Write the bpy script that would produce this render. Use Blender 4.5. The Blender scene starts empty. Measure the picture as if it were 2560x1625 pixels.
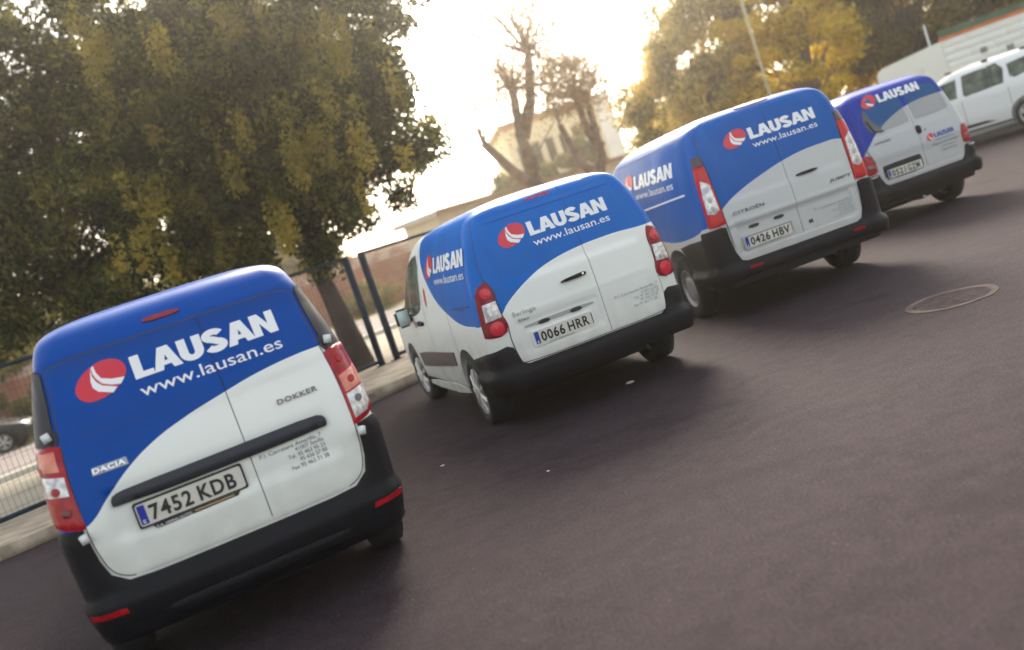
import bpy, bmesh, math, random
import numpy as np
from mathutils import Vector, Matrix
from mathutils.geometry import delaunay_2d_cdt, tessellate_polygon
random.seed(7); rng = np.random.default_rng(11)
SC = bpy.context.scene
COL = SC.collection
RAD = math.radians

# ---------------------------------------------------------------- camera
cam = bpy.data.cameras.new("camera"); cob = bpy.data.objects.new("camera", cam); COL.objects.link(cob)
cam.sensor_fit = 'HORIZONTAL'; cam.sensor_width = 36.0; cam.lens = 36.0 * 2379.9 / 2560.0
cam.clip_start = 0.1; cam.clip_end = 1500
_r, _p = RAD(-18.74), RAD(-5.378)
F = Vector((0, math.cos(_p), math.sin(_p))); U = Vector((0, -math.sin(_p), math.cos(_p))); X = Vector((1, 0, 0))
right = math.cos(_r) * X + math.sin(_r) * U; up = -math.sin(_r) * X + math.cos(_r) * U
cob.matrix_world = Matrix(((right.x, up.x, -F.x, 0), (right.y, up.y, -F.y, 0), (right.z, up.z, -F.z, 1.54), (0, 0, 0, 1)))
cam.dof.use_dof = True; cam.dof.focus_distance = 6.6; cam.dof.aperture_fstop = 36.0 * 2379.9 / 2560.0 / 1000 / 0.032
SC.camera = cob
# ---------------------------------------------------------------- sky, sun, exposure
SUN_EL, SUN_AZ = RAD(34), RAD(3)       # azimuth measured from +Y towards +X
w = bpy.data.worlds.new("World"); SC.world = w; w.use_nodes = True
nt = w.node_tree; bg = nt.nodes["Background"]
sky = nt.nodes.new("ShaderNodeTexSky"); sky.sky_type = 'NISHITA'; sky.sun_disc = False
sky.sun_elevation = SUN_EL; sky.sun_rotation = SUN_AZ; sky.dust_density = 3.0; sky.air_density = 1.2; sky.ozone_density = 1.5
hs = nt.nodes.new('ShaderNodeHueSaturation'); hs.inputs['Saturation'].default_value = .5; nt.links.new(sky.outputs[0], hs.inputs['Color']); wt = nt.nodes.new('ShaderNodeMix'); wt.data_type = 'RGBA'; wt.blend_type = 'MULTIPLY'; wt.inputs[0].default_value = 1; wt.inputs[7].default_value = (1.04, .99, .90, 1); nt.links.new(hs.outputs[0], wt.inputs[6]); nt.links.new(wt.outputs[2], bg.inputs[0]); bg.inputs[1].default_value = 0.15
sl = bpy.data.lights.new("sun", 'SUN'); sl.energy = 2.2; sl.angle = RAD(20); sl.color = (1.0, 0.90, 0.74)
so = bpy.data.objects.new("sun", sl); COL.objects.link(so)
sd = Vector((math.sin(SUN_AZ) * math.cos(SUN_EL), math.cos(SUN_AZ) * math.cos(SUN_EL), math.sin(SUN_EL)))
so.rotation_euler = sd.to_track_quat('Z', 'Y').to_euler(); so.location = (0, 0, 30)
SC.view_settings.view_transform = 'Standard'; SC.view_settings.look = 'None'
SC.view_settings.exposure = 1.55; HAZE = .0023
SC.view_settings.gamma = 1.0; SC.view_settings.use_curve_mapping = False

# ---------------------------------------------------------------- materials
def mat(name, col, rough=.6, metal=0., coat=0., bump=0., bscale=40., var=0., vscale=3., spec=.5, col2=None):  # noqa
    m = bpy.data.materials.new(name); m.use_nodes = True; n = m.node_tree; b = n.nodes["Principled BSDF"]
    b.inputs['Base Color'].default_value = (*col, 1); b.inputs['Roughness'].default_value = rough
    b.inputs['Metallic'].default_value = metal; b.inputs['Coat Weight'].default_value = coat
    b.inputs['Coat Roughness'].default_value = .08; b.inputs['Specular IOR Level'].default_value = spec
    tc = n.nodes.new("ShaderNodeTexCoord")
    if var > 0 or col2:
        no = n.nodes.new("ShaderNodeTexNoise"); no.inputs['Scale'].default_value = vscale; no.inputs['Detail'].default_value = 6
        n.links.new(tc.outputs['Object'], no.inputs['Vector'])
        mx = n.nodes.new("ShaderNodeMix"); mx.data_type = 'RGBA'
        cr = n.nodes.new("ShaderNodeMapRange"); cr.inputs[1].default_value = .35; cr.inputs[2].default_value = .65
        n.links.new(no.outputs[0], cr.inputs[0]); n.links.new(cr.outputs[0], mx.inputs[0])
        c2 = col2 if col2 else tuple(min(1, c * (1 + var)) for c in col)
        c1 = col if col2 else tuple(c * (1 - var) for c in col)
        mx.inputs[6].default_value = (*c1, 1); mx.inputs[7].default_value = (*c2, 1)
        n.links.new(mx.outputs[2], b.inputs['Base Color'])
    if bump > 0:
        nb = n.nodes.new("ShaderNodeTexNoise"); nb.inputs['Scale'].default_value = bscale; nb.inputs['Detail'].default_value = 4
        n.links.new(tc.outputs['Object'], nb.inputs['Vector'])
        bp = n.nodes.new("ShaderNodeBump"); bp.inputs['Strength'].default_value = bump; bp.inputs['Distance'].default_value = .01
        n.links.new(nb.outputs[0], bp.inputs['Height']); n.links.new(bp.outputs[0], b.inputs['Normal'])
    return m

WHITE = (.80, .82, .77); BLUE = (.0055, .075, .46)
def livery(name, rear, side, ysplit, white=WHITE, blue=BLUE, rough=.30):
    """white paint with the blue wrap printed on it; borders given as curves over x (rear) and y (sides)"""
    m = mat(name, white, rough, 0, .0, spec=.10); n = m.node_tree; b = n.nodes["Principled BSDF"]
    tc = n.nodes.new("ShaderNodeTexCoord"); sp = n.nodes.new("ShaderNodeSeparateXYZ"); n.links.new(tc.outputs['Object'], sp.inputs[0])
    def M(op, a, c, d=None):
        k = n.nodes.new("ShaderNodeMath"); k.operation = op
        for i, v in enumerate((a, c)):
            if isinstance(v, (int, float)): k.inputs[i].default_value = v
            elif v is not None: n.links.new(v, k.inputs[i])
        return k.outputs[0]
    def curve(inp, pts, fx, fz):
        c = n.nodes.new("ShaderNodeFloatCurve"); cu = c.mapping.curves[0]; P = sorted((fx(a), fz(z)) for a, z in pts)
        while len(cu.points) < len(P): cu.points.new(.5, .5)
        for q, (a, z) in zip(cu.points, P): q.location = (a, z); q.handle_type = 'AUTO_CLAMPED'
        c.mapping.update(); n.links.new(inp, c.inputs['Value']); return c.outputs[0]
    rx = M('MULTIPLY_ADD', sp.outputs[0], .5); rx.node.inputs[2].default_value = .5
    cr_ = curve(rx, rear, lambda a: a * .5 + .5, lambda z: z / 2.2)
    sy = M('DIVIDE', sp.outputs[1], 5.0)
    cs_ = curve(sy, side, lambda a: a / 5, lambda z: z / 2.2)
    isr = M('LESS_THAN', sp.outputs[1], ysplit)
    z = M('DIVIDE', sp.outputs[2], 2.2)
    a1 = M('GREATER_THAN', z, cr_); a2 = M('GREATER_THAN', z, cs_)
    mx = n.nodes.new("ShaderNodeMix"); n.links.new(isr, mx.inputs[0]); n.links.new(a2, mx.inputs[2]); n.links.new(a1, mx.inputs[3])
    no = n.nodes.new("ShaderNodeTexNoise"); no.inputs['Scale'].default_value = 2.2; no.inputs['Detail'].default_value = 3
    n.links.new(tc.outputs['Object'], no.inputs[0])
    bl = n.nodes.new("ShaderNodeMix"); bl.data_type = 'RGBA'; n.links.new(no.outputs[0], bl.inputs[0])
    bl.inputs[6].default_value = (blue[0] * .8, blue[1] * .8, blue[2] * .85, 1); bl.inputs[7].default_value = (blue[0] * 1.25, blue[1] * 1.25, blue[2] * 1.15, 1)
    # road dust low down on the white paint
    du = n.nodes.new("ShaderNodeMapRange"); n.links.new(sp.outputs[2], du.inputs[0]); du.inputs[1].default_value = .95; du.inputs[2].default_value = .40
    n2 = n.nodes.new("ShaderNodeTexNoise"); n2.inputs['Scale'].default_value = 7; n2.inputs['Detail'].default_value = 6; n.links.new(tc.outputs['Object'], n2.inputs[0])
    dm = M('MULTIPLY', du.outputs[0], n2.outputs[0])
    wh = n.nodes.new("ShaderNodeMix"); wh.data_type = 'RGBA'; n.links.new(dm, wh.inputs[0])
    wh.inputs[6].default_value = (*white, 1); wh.inputs[7].default_value = (.36, .33, .29, 1)
    fm = n.nodes.new("ShaderNodeMix"); fm.data_type = 'RGBA'; n.links.new(mx.outputs[0], fm.inputs[0])
    n.links.new(wh.outputs[2], fm.inputs[6]); n.links.new(bl.outputs[2], fm.inputs[7]); n.links.new(fm.outputs[2], b.inputs['Base Color'])
    # the wrap film is slightly rippled
    nb = n.nodes.new("ShaderNodeTexNoise"); nb.inputs['Scale'].default_value = 3.0; nb.inputs['Detail'].default_value = 2; n.links.new(tc.outputs['Object'], nb.inputs[0])
    bp = n.nodes.new("ShaderNodeBump"); bp.inputs['Strength'].default_value = .25; bp.inputs['Distance'].default_value = .02
    n.links.new(nb.outputs[0], bp.inputs['Height']); n.links.new(bp.outputs[0], b.inputs['Normal'])
    return m

PLASTIC = mat("black_plastic", (.005, .005, .008), .5, spec=.2, bump=.15, bscale=300, var=.25, vscale=5)
DARK = mat("underbody_black", (.006, .006, .009), .8)
SEAL = mat("door_seal_black", (.05, .05, .055), .7)
RUBBER = mat("tyre_rubber", (.014, .014, .018), .8, bump=.3, bscale=80, var=.3)
ALLOY = mat("silver_rim", (.62, .60, .56), .3, .15)
STEEL = mat("grey_steel_rim", (.38, .38, .38), .4, .5)
RED = mat("red_lens", (.34, .004, .012), .25, coat=.1, spec=.3, var=.25, vscale=25)
AMBERISH = mat("pink_lens", (.66, .20, .13), .2, coat=.2, var=.15, vscale=30)
CLEAR = mat("clear_lens", (.55, .53, .52), .12, .15, .8, var=.35, vscale=35)
CHROME = mat("chrome", (.6, .6, .6), .18, 1.)
GLASS = mat("dark_window_glass", (.02, .022, .024), .05, coat=1., var=.3, vscale=2)
TINT = mat("see_through_window", (.16, .2, .16), .12, coat=0., spec=.12, var=.5, vscale=5, col2=(.04, .05, .05))
TXTW = mat("white_vinyl", (.82, .83, .84), .35)
TXTR = mat("red_vinyl", (.62, .02, .045), .35)
TXTD = mat("dark_grey_print", (.12, .13, .16), .5)
PLATEW = mat("plate_white", (.62, .60, .53), .35, var=.06, vscale=12)
PLATEB = mat("plate_blue", (.006, .03, .30), .35)
BLACKP = mat("plate_black", (.015, .015, .02), .4)
YELLOWP = mat("plate_trim_yellow", (.55, .33, .12), .5)
HINGE = mat("white_hinge", (.7, .72, .7), .3)

# ---------------------------------------------------------------- object helpers
def tag(o, label=None, cat=None, group=None, kind=None):
    if label: o['label'] = label
    if cat: o['category'] = cat
    if group: o['group'] = group
    if kind: o['kind'] = kind
    return o
def empty(name, loc=(0, 0, 0), rz=0.):
    o = bpy.data.objects.new(name, None); COL.objects.link(o); o.location = loc; o.rotation_euler = (0, 0, rz); o.empty_display_size = .2
    return o
def obj(name, verts, faces, material, parent=None, smooth=False, loc=None):
    me = bpy.data.meshes.new(name); me.from_pydata([tuple(v) for v in verts], [], [tuple(f) for f in faces]); me.update()
    if material: me.materials.append(material)
    if smooth: me.shade_smooth()
    o = bpy.data.objects.new(name, me); COL.objects.link(o)
    if parent: o.parent = parent
    if loc: o.location = loc
    return o
def from_bm(name, bm, material, parent=None, smooth=False, loc=None):
    me = bpy.data.meshes.new(name); bm.to_mesh(me); bm.free()
    if material: me.materials.append(material)
    if smooth: me.shade_smooth()
    o = bpy.data.objects.new(name, me); COL.objects.link(o)
    if parent: o.parent = parent
    if loc: o.location = loc
    return o
def bm_box(bm, c, s, rot=None):
    r = bmesh.ops.create_cube(bm, size=1); M4 = Matrix.Translation(c) @ (rot.to_matrix().to_4x4() if rot else Matrix()) @ Matrix.Diagonal((*s, 1))
    bmesh.ops.transform(bm, matrix=M4, verts=r['verts']); return r['verts']
def box(name, c, s, material, parent=None, bevel=0., rot=None, seg=2):
    bm = bmesh.new(); bm_box(bm, c, s, rot)
    if bevel > 0: bmesh.ops.bevel(bm, geom=bm.edges[:], offset=bevel, segments=seg, affect='EDGES')
    return from_bm(name, bm, material, parent, bevel > 0)
def tube(bm, pts, rad, n=8, cap=True):
    """tube through points with a radius for each"""
    rings = []; P = [Vector(p) for p in pts]
    for i, p in enumerate(P):
        d = (P[min(i + 1, len(P) - 1)] - P[max(i - 1, 0)]).normalized()
        a = d.orthogonal().normalized() if i == 0 else (pa - d * pa.dot(d)).normalized()
        pa = a; b_ = d.cross(a); r = rad[i] if hasattr(rad, '__len__') else rad
        rings.append([bm.verts.new(p + (a * math.cos(t) + b_ * math.sin(t)) * r) for t in [2 * math.pi * k / n for k in range(n)]])
    for q, s in zip(rings, rings[1:]):
        for k in range(n): bm.faces.new((q[k], q[(k + 1) % n], s[(k + 1) % n], s[k]))
    if cap: bm.faces.new(rings[0][::-1]); bm.faces.new(rings[-1])
def lathe_x(profile, n=40, closed=True):
    """profile of (x, r) turned about the x axis"""
    vs = []; fs = []; m = len(profile)
    for k in range(n):
        a = 2 * math.pi * k / n
        for x, r in profile: vs.append((x, r * math.cos(a), r * math.sin(a)))
    for k in range(n):
        for j in range(m if closed else m - 1):
            a, b_, c, d = k * m + j, k * m + (j + 1) % m, ((k + 1) % n) * m + (j + 1) % m, ((k + 1) % n) * m + j
            fs.append((a, b_, c, d))
    return vs, fs
def pchip(pts):
    xs = [float(p[0]) for p in pts]; ys = [float(p[1]) for p in pts]; n = len(xs)
    h = [xs[i + 1] - xs[i] for i in range(n - 1)]; d = [(ys[i + 1] - ys[i]) / h[i] for i in range(n - 1)]; m = [0.] * n
    for i in range(1, n - 1):
        if d[i - 1] * d[i] > 0:
            w1 = 2 * h[i] + h[i - 1]; w2 = h[i] + 2 * h[i - 1]; m[i] = (w1 + w2) / (w1 / d[i - 1] + w2 / d[i])
    m[0] = d[0]; m[-1] = d[-1]
    def f(x):
        x = min(max(x, xs[0]), xs[-1]); i = 0
        while i < n - 2 and x > xs[i + 1]: i += 1
        t = (x - xs[i]) / h[i]
        return (2 * t**3 - 3 * t * t + 1) * ys[i] + (t**3 - 2 * t * t + t) * h[i] * m[i] + (-2 * t**3 + 3 * t * t) * ys[i + 1] + (t**3 - t * t) * h[i] * m[i + 1]
    return f
def ss(a, b_, x):
    t = min(1, max(0, (x - a) / (b_ - a))); return t * t * (3 - 2 * t)

# ---------------------------------------------------------------- vehicle shell
class Shell:
    """a car body as a stack of plan outlines: half width, rear and front line over the height"""
    def __init__(s, W, Y, Fr, D=.04, bow=.06, rc=.11, rf=.35, relief=None, sink=None):
        s.W = pchip(W); s.Y = pchip(Y); s.F = pchip(Fr); s.D = D; s.bow = bow; s.rc = rc; s.rf = rf
        s.top = W[-1][0]; s.bot = W[0][0]; s.relief = relief; s.sink = sink
    def rear_y(s, x, z):
        W = s.W(z); a = min(abs(x), W); y = s.Y(z) + s.bow * (a / W) ** 2.5
        if a > W - s.rc: y += s.rc * (1 - math.sqrt(max(0, 1 - ((a - (W - s.rc)) / s.rc) ** 2)))
        return y
    def side_x(s, y, z):
        lo = ss(s.top, s.top - .5, z)
        x = s.W(z) + s.D * ss(s.Y(z), s.Y(z) + .9, y) * (.35 + .65 * lo)
        yf = s.F(z) - s.rf
        if y > yf: x *= math.sqrt(max(0.0, 1 - ((y - yf) / s.rf) ** 2.6)) ** .8
        return x
    def R0(s, t, z):
        W = s.W(z)
        if abs(t) <= W: return Vector((t, s.rear_y(t, z), z))
        y = s.rear_y(W, z) + abs(t) - W
        return Vector((math.copysign(s.side_x(y, z), t), y, z))
    def R(s, t, z, off=0., rel=True):
        p = s.R0(t, z)
        e = .004; n = (s.R0(t + e, z) - s.R0(t - e, z)).cross(s.R0(t, z + e) - s.R0(t, z - e)).normalized()
        if rel and s.relief: off += s.relief(t, z)
        return p + n * off
    def S(s, sgn):
        def f(y, z, off=0., rel=True):
            q = lambda a, c: Vector((sgn * s.side_x(a, c), a, c))
            e = .004; n = (q(y + e, z) - q(y - e, z)).cross(q(y, z + e) - q(y, z - e)).normalized()
            if n.x * sgn < 0: n = -n
            return q(y, z) + n * off
        return f
    def Fm(s, x, z, off=0., rel=True):
        def q(a, c):
            W = s.side_x(s.F(c) - s.rf - .01, c); u = min(.999, abs(a) / W)
            return Vector((a, s.F(c) - s.rf + s.rf * (1 - u ** 2.5) ** (1 / 2.6), c))
        e = .004; n = (q(x + e, z) - q(x - e, z)).cross(q(x, z + e) - q(x, z - e)).normalized()
        if n.y < 0: n = -n
        return q(x, z) + n * off
    def body(s, name, material, parent, arches):
        s.arch_front = min(a_[1] for a_ in arches) - .42
        zs = list(np.arange(s.bot, s.top - .16, .02)) + [s.top - .16 * (1 - math.sin(a)) for a in np.linspace(.12, math.pi / 2, 22)]
        rings = []
        for z in zs:
            W = s.W(z); xs = [0]; 
            xs += [(W - s.rc) * k / 14 for k in range(1, 15)] + [W - s.rc + s.rc * math.sin(a) for a in np.linspace(.15, math.pi / 2, 8)]
            half = []
            for x in xs:
                y = s.rear_y(x, z)
                if s.sink: y += s.sink(x, z)
                half.append((x, y))
            y0 = s.rear_y(W, z); y1 = s.F(z) - s.rf
            for k in range(1, 36): y = y0 + (y1 - y0) * k / 35; half.append((s.side_x(y, z), y))
            Wf = s.side_x(y1 - .01, z)
            for a in np.linspace(.1, math.pi / 2, 10):
                cx = math.cos(a) ** .8; half.append((Wf * max(cx, 0) if a < 1.57 else 0, y1 + s.rf * math.sin(a) ** .8))
            rings.append([(x, y, z) for x, y in half] + [(-x, y, z) for x, y in half[-2:0:-1]])
        n = len(rings[0]); vs = [v for r in rings for v in r]; fs = []
        for i in range(len(rings) - 1):
            for k in range(n): fs.append((i * n + k, i * n + (k + 1) % n, (i + 1) * n + (k + 1) % n, (i + 1) * n + k))
        fs.append(tuple(range(n))[::-1]); fs.append(tuple((len(rings) - 1) * n + k for k in range(n)))
        o = obj(name, vs, fs, material, parent, True)
        o.data.materials.append(DARK)
        cuts = []
        for (x, y, z, r, wd) in arches:
            bm = bmesh.new(); bmesh.ops.create_cone(bm, cap_ends=True, segments=40, radius1=r, radius2=r, depth=wd, matrix=Matrix.Translation((x, y, z)) @ Matrix.Rotation(math.pi / 2, 4, 'Y'))
            me = bpy.data.meshes.new("cut"); bm.to_mesh(me); bm.free(); me.materials.append(material); me.materials.append(DARK)
            for p in me.polygons: p.material_index = 1
            c = bpy.data.objects.new("cut", me); COL.objects.link(c); cuts.append(c); c.parent = parent
            md = o.modifiers.new("b", 'BOOLEAN'); md.operation = 'DIFFERENCE'; md.object = c; md.solver = 'EXACT'
        if cuts:
            bpy.context.view_layer.update(); dg = bpy.context.evaluated_depsgraph_get()
            me = bpy.data.meshes.new_from_object(o.evaluated_get(dg)); o.modifiers.clear(); o.data = me
            for c in cuts: bpy.data.objects.remove(c)
            me.materials.clear(); me.materials.append(material); me.materials.append(DARK)
        for p in o.data.polygons:
            if p.center.z < s.bot + .03 or (p.center.y < s.arch_front and p.center.z < .50): p.material_index = 1
        o.data.shade_smooth()
        md = o.modifiers.new("wn", 'WEIGHTED_NORMAL'); md.keep_sharp = True
        # keep the edge of the arches crisp
        me = o.data; me.set_sharp_from_angle(angle=RAD(40))
        return o

def chaikin(P, n=2, keep=False):
    for _ in range(n):
        Q = []
        for i in range(len(P)):
            a, b_ = P[i], P[(i + 1) % len(P)]
            Q += [(a[0] * .75 + b_[0] * .25, a[1] * .75 + b_[1] * .25), (a[0] * .25 + b_[0] * .75, a[1] * .25 + b_[1] * .75)]
        P = Q
    return P
def area(P): return .5 * sum(P[i][0] * P[(i + 1) % len(P)][1] - P[(i + 1) % len(P)][0] * P[i][1] for i in range(len(P)))
def clip(P, s, left=True):
    Q = []; ins = (lambda p: p[0] <= s) if left else (lambda p: p[0] >= s)
    for i in range(len(P)):
        a, b_ = P[i], P[(i + 1) % len(P)]
        if ins(a): Q.append(a)
        if ins(a) != ins(b_):
            t = (s - a[0]) / (b_[0] - a[0]); Q.append((s, a[1] + t * (b_[1] - a[1])))
    return Q
def grow(P, d):
    n = len(P); Q = []; sg = 1 if area(P) > 0 else -1
    for i in range(n):
        a, c, b_ = Vector(P[i - 1]), Vector(P[i]), Vector(P[(i + 1) % n])
        e = (b_ - a); e.normalize() if e.length > 1e-9 else None
        Q.append((c.x + sg * e.y * d, c.y - sg * e.x * d))
    return Q
def mirror(P): return [(-a, b_) for a, b_ in P]
def sym(half):
    """right half outline (from top centre clockwise to bottom centre) mirrored to a closed outline"""
    return half + [(-a, b_) for a, b_ in half[::-1] if abs(a) > 1e-6]
def patch(name, P, f, off, material, parent, step=.03, thick=.012, smooth=0, bevel=.003, fixed=False):
    if smooth: P = chaikin(P, smooth)
    if area(P) < 0: P = P[::-1]
    Q = []
    for i in range(len(P)):
        a, b_ = Vector(P[i]), Vector(P[(i + 1) % len(P)]); L = (b_ - a).length
        if L < 1e-5: continue
        k = max(1, int(math.ceil(L / step)))
        for j in range(k): Q.append(a.lerp(b_, j / k))
    n = len(Q); V = [Vector(q) for q in Q]
    A = np.array([tuple(q) for q in Q]); B = np.roll(A, -1, 0)
    x0, y0 = A.min(0); x1, y1 = A.max(0)
    gx = np.arange(x0 + step / 2, x1, step); gy = np.arange(y0 + step / 2, y1, step)
    if len(gx) and len(gy):
        G = np.array([(a, c) for a in gx for c in gy])
        ins = np.zeros(len(G), bool); dmin = np.full(len(G), 9.)
        for a, c in zip(A, B):
            cond = ((a[1] > G[:, 1]) != (c[1] > G[:, 1]))
            with np.errstate(divide='ignore', invalid='ignore'):
                xi = (c[0] - a[0]) * (G[:, 1] - a[1]) / (c[1] - a[1] if c[1] != a[1] else 1e-12) + a[0]
            ins ^= cond & (G[:, 0] < xi)
            d = c - a; L2 = (d ** 2).sum(); t = np.clip(((G - a) @ d) / max(L2, 1e-12), 0, 1)
            dmin = np.minimum(dmin, np.linalg.norm(G - (a + t[:, None] * d), axis=1))
        for g in G[ins & (dmin > step * .35)]: V.append(Vector(g))
    res = delaunay_2d_cdt(V, [], [list(range(n))], 1, 1e-6)
    vo, _, fo, ov = res[0], res[1], res[2], res[3]
    rim = {i for i, o_ in enumerate(ov) if any(k < n for k in o_)}
    idx = {}
    for i, o_ in enumerate(ov):
        for k in o_:
            if k < n: idx[k] = i
    vs = [f(v.x, v.y, off - (bevel if i in rim else 0)) for i, v in enumerate(vo)]
    fs = [tuple(t) for t in fo]
    m = len(vs)
    if thick > 0:
        ring = [idx[k] for k in range(n)]
        for k in ring: v = vo[k]; vs.append(f(v.x, v.y, off - bevel - thick))
        for k in range(n): fs.append((ring[k], m + k, m + (k + 1) % n, ring[(k + 1) % n]))
    if f is not None and getattr(f, 'flip', False): fs = [t[::-1] for t in fs]
    # orientation check against the outward direction
    t = fs[0]; nn = (vs[t[1]] - vs[t[0]]).cross(vs[t[2]] - vs[t[0]])
    v = vo[fo[0][0]]; outv = f(v.x, v.y, .1) - f(v.x, v.y, 0)
    if nn.dot(outv) < 0: fs = [t[::-1] for t in fs]
    o = obj(name, vs, fs, material, parent, True)
    o.data.set_sharp_from_angle(angle=RAD(50))
    return o

# ---------------------------------------------------------------- lettering
def glyph(ch):
    """heavy grotesque capitals, one unit high; returns polygons as (outer, [holes]) and the advance"""
    t = .27
    if ch == 'L': return [([(0, 0), (.62, 0), (.62, .24), (.30, .24), (.30, 1), (0, 1)], [])], .62
    if ch == 'A':
        return [([(-.01, 0), (.28, 0), (.33, .19), (.57, .19), (.62, 0), (.91, 0), (.62, 1), (.28, 1)], [[(.395, .38), (.45, .62), (.505, .38)]])], .89
    if ch == 'N': return [([(0, 0), (.27, 0), (.27, .55), (.52, 0), (.81, 0), (.81, 1), (.54, 1), (.54, .45), (.29, 1), (0, 1)], [])], .86
    if ch == 'U':
        o = [(0, 1)] + [(.39 + .39 * math.cos(a), .36 - .38 * math.sin(-a + math.pi) * -1 if False else .36 + .38 * math.sin(a)) for a in np.linspace(math.pi, 2 * math.pi, 16)] + [(.78, 1), (.49, 1)]
        o += [(.39 + .10 * math.cos(a), .36 + .13 * math.sin(a)) for a in np.linspace(0, -math.pi, 9)] + [(.29, 1)]
        return [(o, [])], .80
    if ch == 'S':
        top = [(.375 + .24 * math.cos(a), .725 + .165 * math.sin(a)) for a in np.linspace(.25, 1.5 * math.pi, 13)]
        botm = [(.375 + .25 * math.cos(a), .28 + .165 * math.sin(a)) for a in np.linspace(.5 * math.pi, -math.pi * .92, 13)]
        C = top[:-1] + [(.375, .51)] + botm[1:]
        wdt = .138; L_, R_ = [], []
        for i, c in enumerate(C):
            a = Vector(C[max(i - 1, 0)]); b_ = Vector(C[min(i + 1, len(C) - 1)]); d = (b_ - a).normalized(); nrm = Vector((-d.y, d.x)) * wdt
            L_.append((c[0] + nrm.x, c[1] + nrm.y)); R_.append((c[0] - nrm.x, c[1] - nrm.y))
        return [('strip', L_, R_)], .76
def word_heavy(wd):
    vs, fs, x = [], [], 0.
    for ch in wd:
        gl, adv = glyph(ch)
        for g in gl:
            b0 = len(vs)
            if g[0] == 'strip':
                k = len(g[1]); vs += [(a + x, c) for a, c in g[1]] + [(a + x, c) for a, c in g[2]]
                fs += [(b0 + i, b0 + i + 1, b0 + k + i + 1, b0 + k + i) for i in range(k - 1)]
            else:
                loops = [g[0]] + g[1]; pts = [p for L_ in loops for p in L_]
                vs += [(a + x, c) for a, c in pts]
                for t in tessellate_polygon([[Vector((a, c, 0)) for a, c in L_] for L_ in loops]): fs.append(tuple(b0 + i for i in t))
        x += adv
    return vs, fs, x - .06
_txt = {}
def word_font(s, bold=0., space=1.):
    if (s, bold, space) in _txt: return _txt[(s, bold, space)]
    cu = bpy.data.curves.new("t", 'FONT'); cu.body = s; cu.size = 1; cu.offset = bold; cu.resolution_u = 4; cu.space_character = space
    o = bpy.data.objects.new("t", cu); COL.objects.link(o); bpy.context.view_layer.update()
    me = bpy.data.meshes.new_from_object(o.evaluated_get(bpy.context.evaluated_depsgraph_get()))
    v = [(q.co.x, q.co.y) for q in me.vertices]; f = [tuple(p.vertices) for p in me.polygons]
    bpy.data.objects.remove(o); bpy.data.curves.remove(cu); bpy.data.meshes.remove(me)
    xs = [a for a, _ in v]; x0, x1 = min(xs), max(xs)
    v = [(a - x0, c) for a, c in v]
    _txt[(s, bold, space)] = (v, f, x1 - x0)
    return _txt[(s, bold, space)]
def place(name, shape, f, u0, v0, wid, hgt, off, material, parent, sx=1, shear=0., thick=0.):
    """put a flat shape on the surface f: u0,v0 is the baseline start, wid the width, hgt the height of one unit"""
    v, fc, L_ = shape; k = wid / L_
    vs = [f(u0 + sx * (a * k + c * shear), v0 + c * hgt, off) for a, c in v]
    fs = [tuple(t) for t in fc]
    t = fs[0]; nn = (vs[t[1]] - vs[t[0]]).cross(vs[t[2]] - vs[t[0]])
    a, c = v[t[0]]; outv = f(u0 + sx * a * k, v0 + c * hgt, .1) - f(u0 + sx * a * k, v0 + c * hgt, 0)
    if nn.dot(outv) < 0: fs = [t[::-1] for t in fs]
    o = obj(name, vs, fs, material, parent)
    if thick > 0:
        md = o.modifiers.new("s", 'SOLIDIFY'); md.thickness = thick; md.offset = 1
    return o
LOGO_E = [(-.514, 1.496), (-.476, 1.54), (-.426, 1.568), (-.37, 1.587), (-.313, 1.58), (-.273, 1.549), (-.264, 1.501), (-.289, 1.461), (-.333, 1.426), (-.376, 1.406), (-.433, 1.396), (-.481, 1.399), (-.516, 1.429), (-.524, 1.465)]
LOGO_1 = [(-.421, 1.563), (-.408, 1.572), (-.405, 1.531), (-.39, 1.496), (-.345, 1.476), (-.286, 1.466), (-.312, 1.438), (-.354, 1.448), (-.394, 1.469), (-.414, 1.502), (-.421, 1.53)]
LOGO_2 = [(-.425, 1.555), (-.427, 1.517), (-.418, 1.488), (-.398, 1.460), (-.333, 1.430), (-.359, 1.409), (-.423, 1.437), (-.441, 1.463), (-.441, 1.498)]
def brand_art(parent, f, u0, v0, wid, hgt, off, sx=1, url=True, logo_w=None, hollow=False, col=TXTW, unit=.12):
    """emblem, word and address line; u0,v0 = foot of the first letter"""
    lw = (logo_w or wid) / .735; lh = hgt / .122
    def L(P): return [(u0 + sx * (a + .242) * lw, v0 + (c - 1.432) * lh) for a, c in P]
    patch("emblem", L(chaikin(LOGO_E, 2)), f, off, TXTR, parent, .03, 0, 0, 0)
    patch("emblem_stripe", L(LOGO_1), f, off + .0015, col if not hollow else TXTR, parent, .05, 0, 0, 0)
    patch("emblem_stripe", L(LOGO_2), f, off + .0015, TXTW, parent, .05, 0, 0, 0)
    place("lettering", word_heavy("LAUSAN"), f, u0, v0, wid, hgt, off, col, parent, sx, shear=0)
    if url: place("web_address", word_font("www.lausan.es", .004), f, u0 + sx * .0 * lw, v0 - .092 * lh, wid * .985, .088 * lh * 1.02, off, col if url is True else url, parent, sx)
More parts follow.
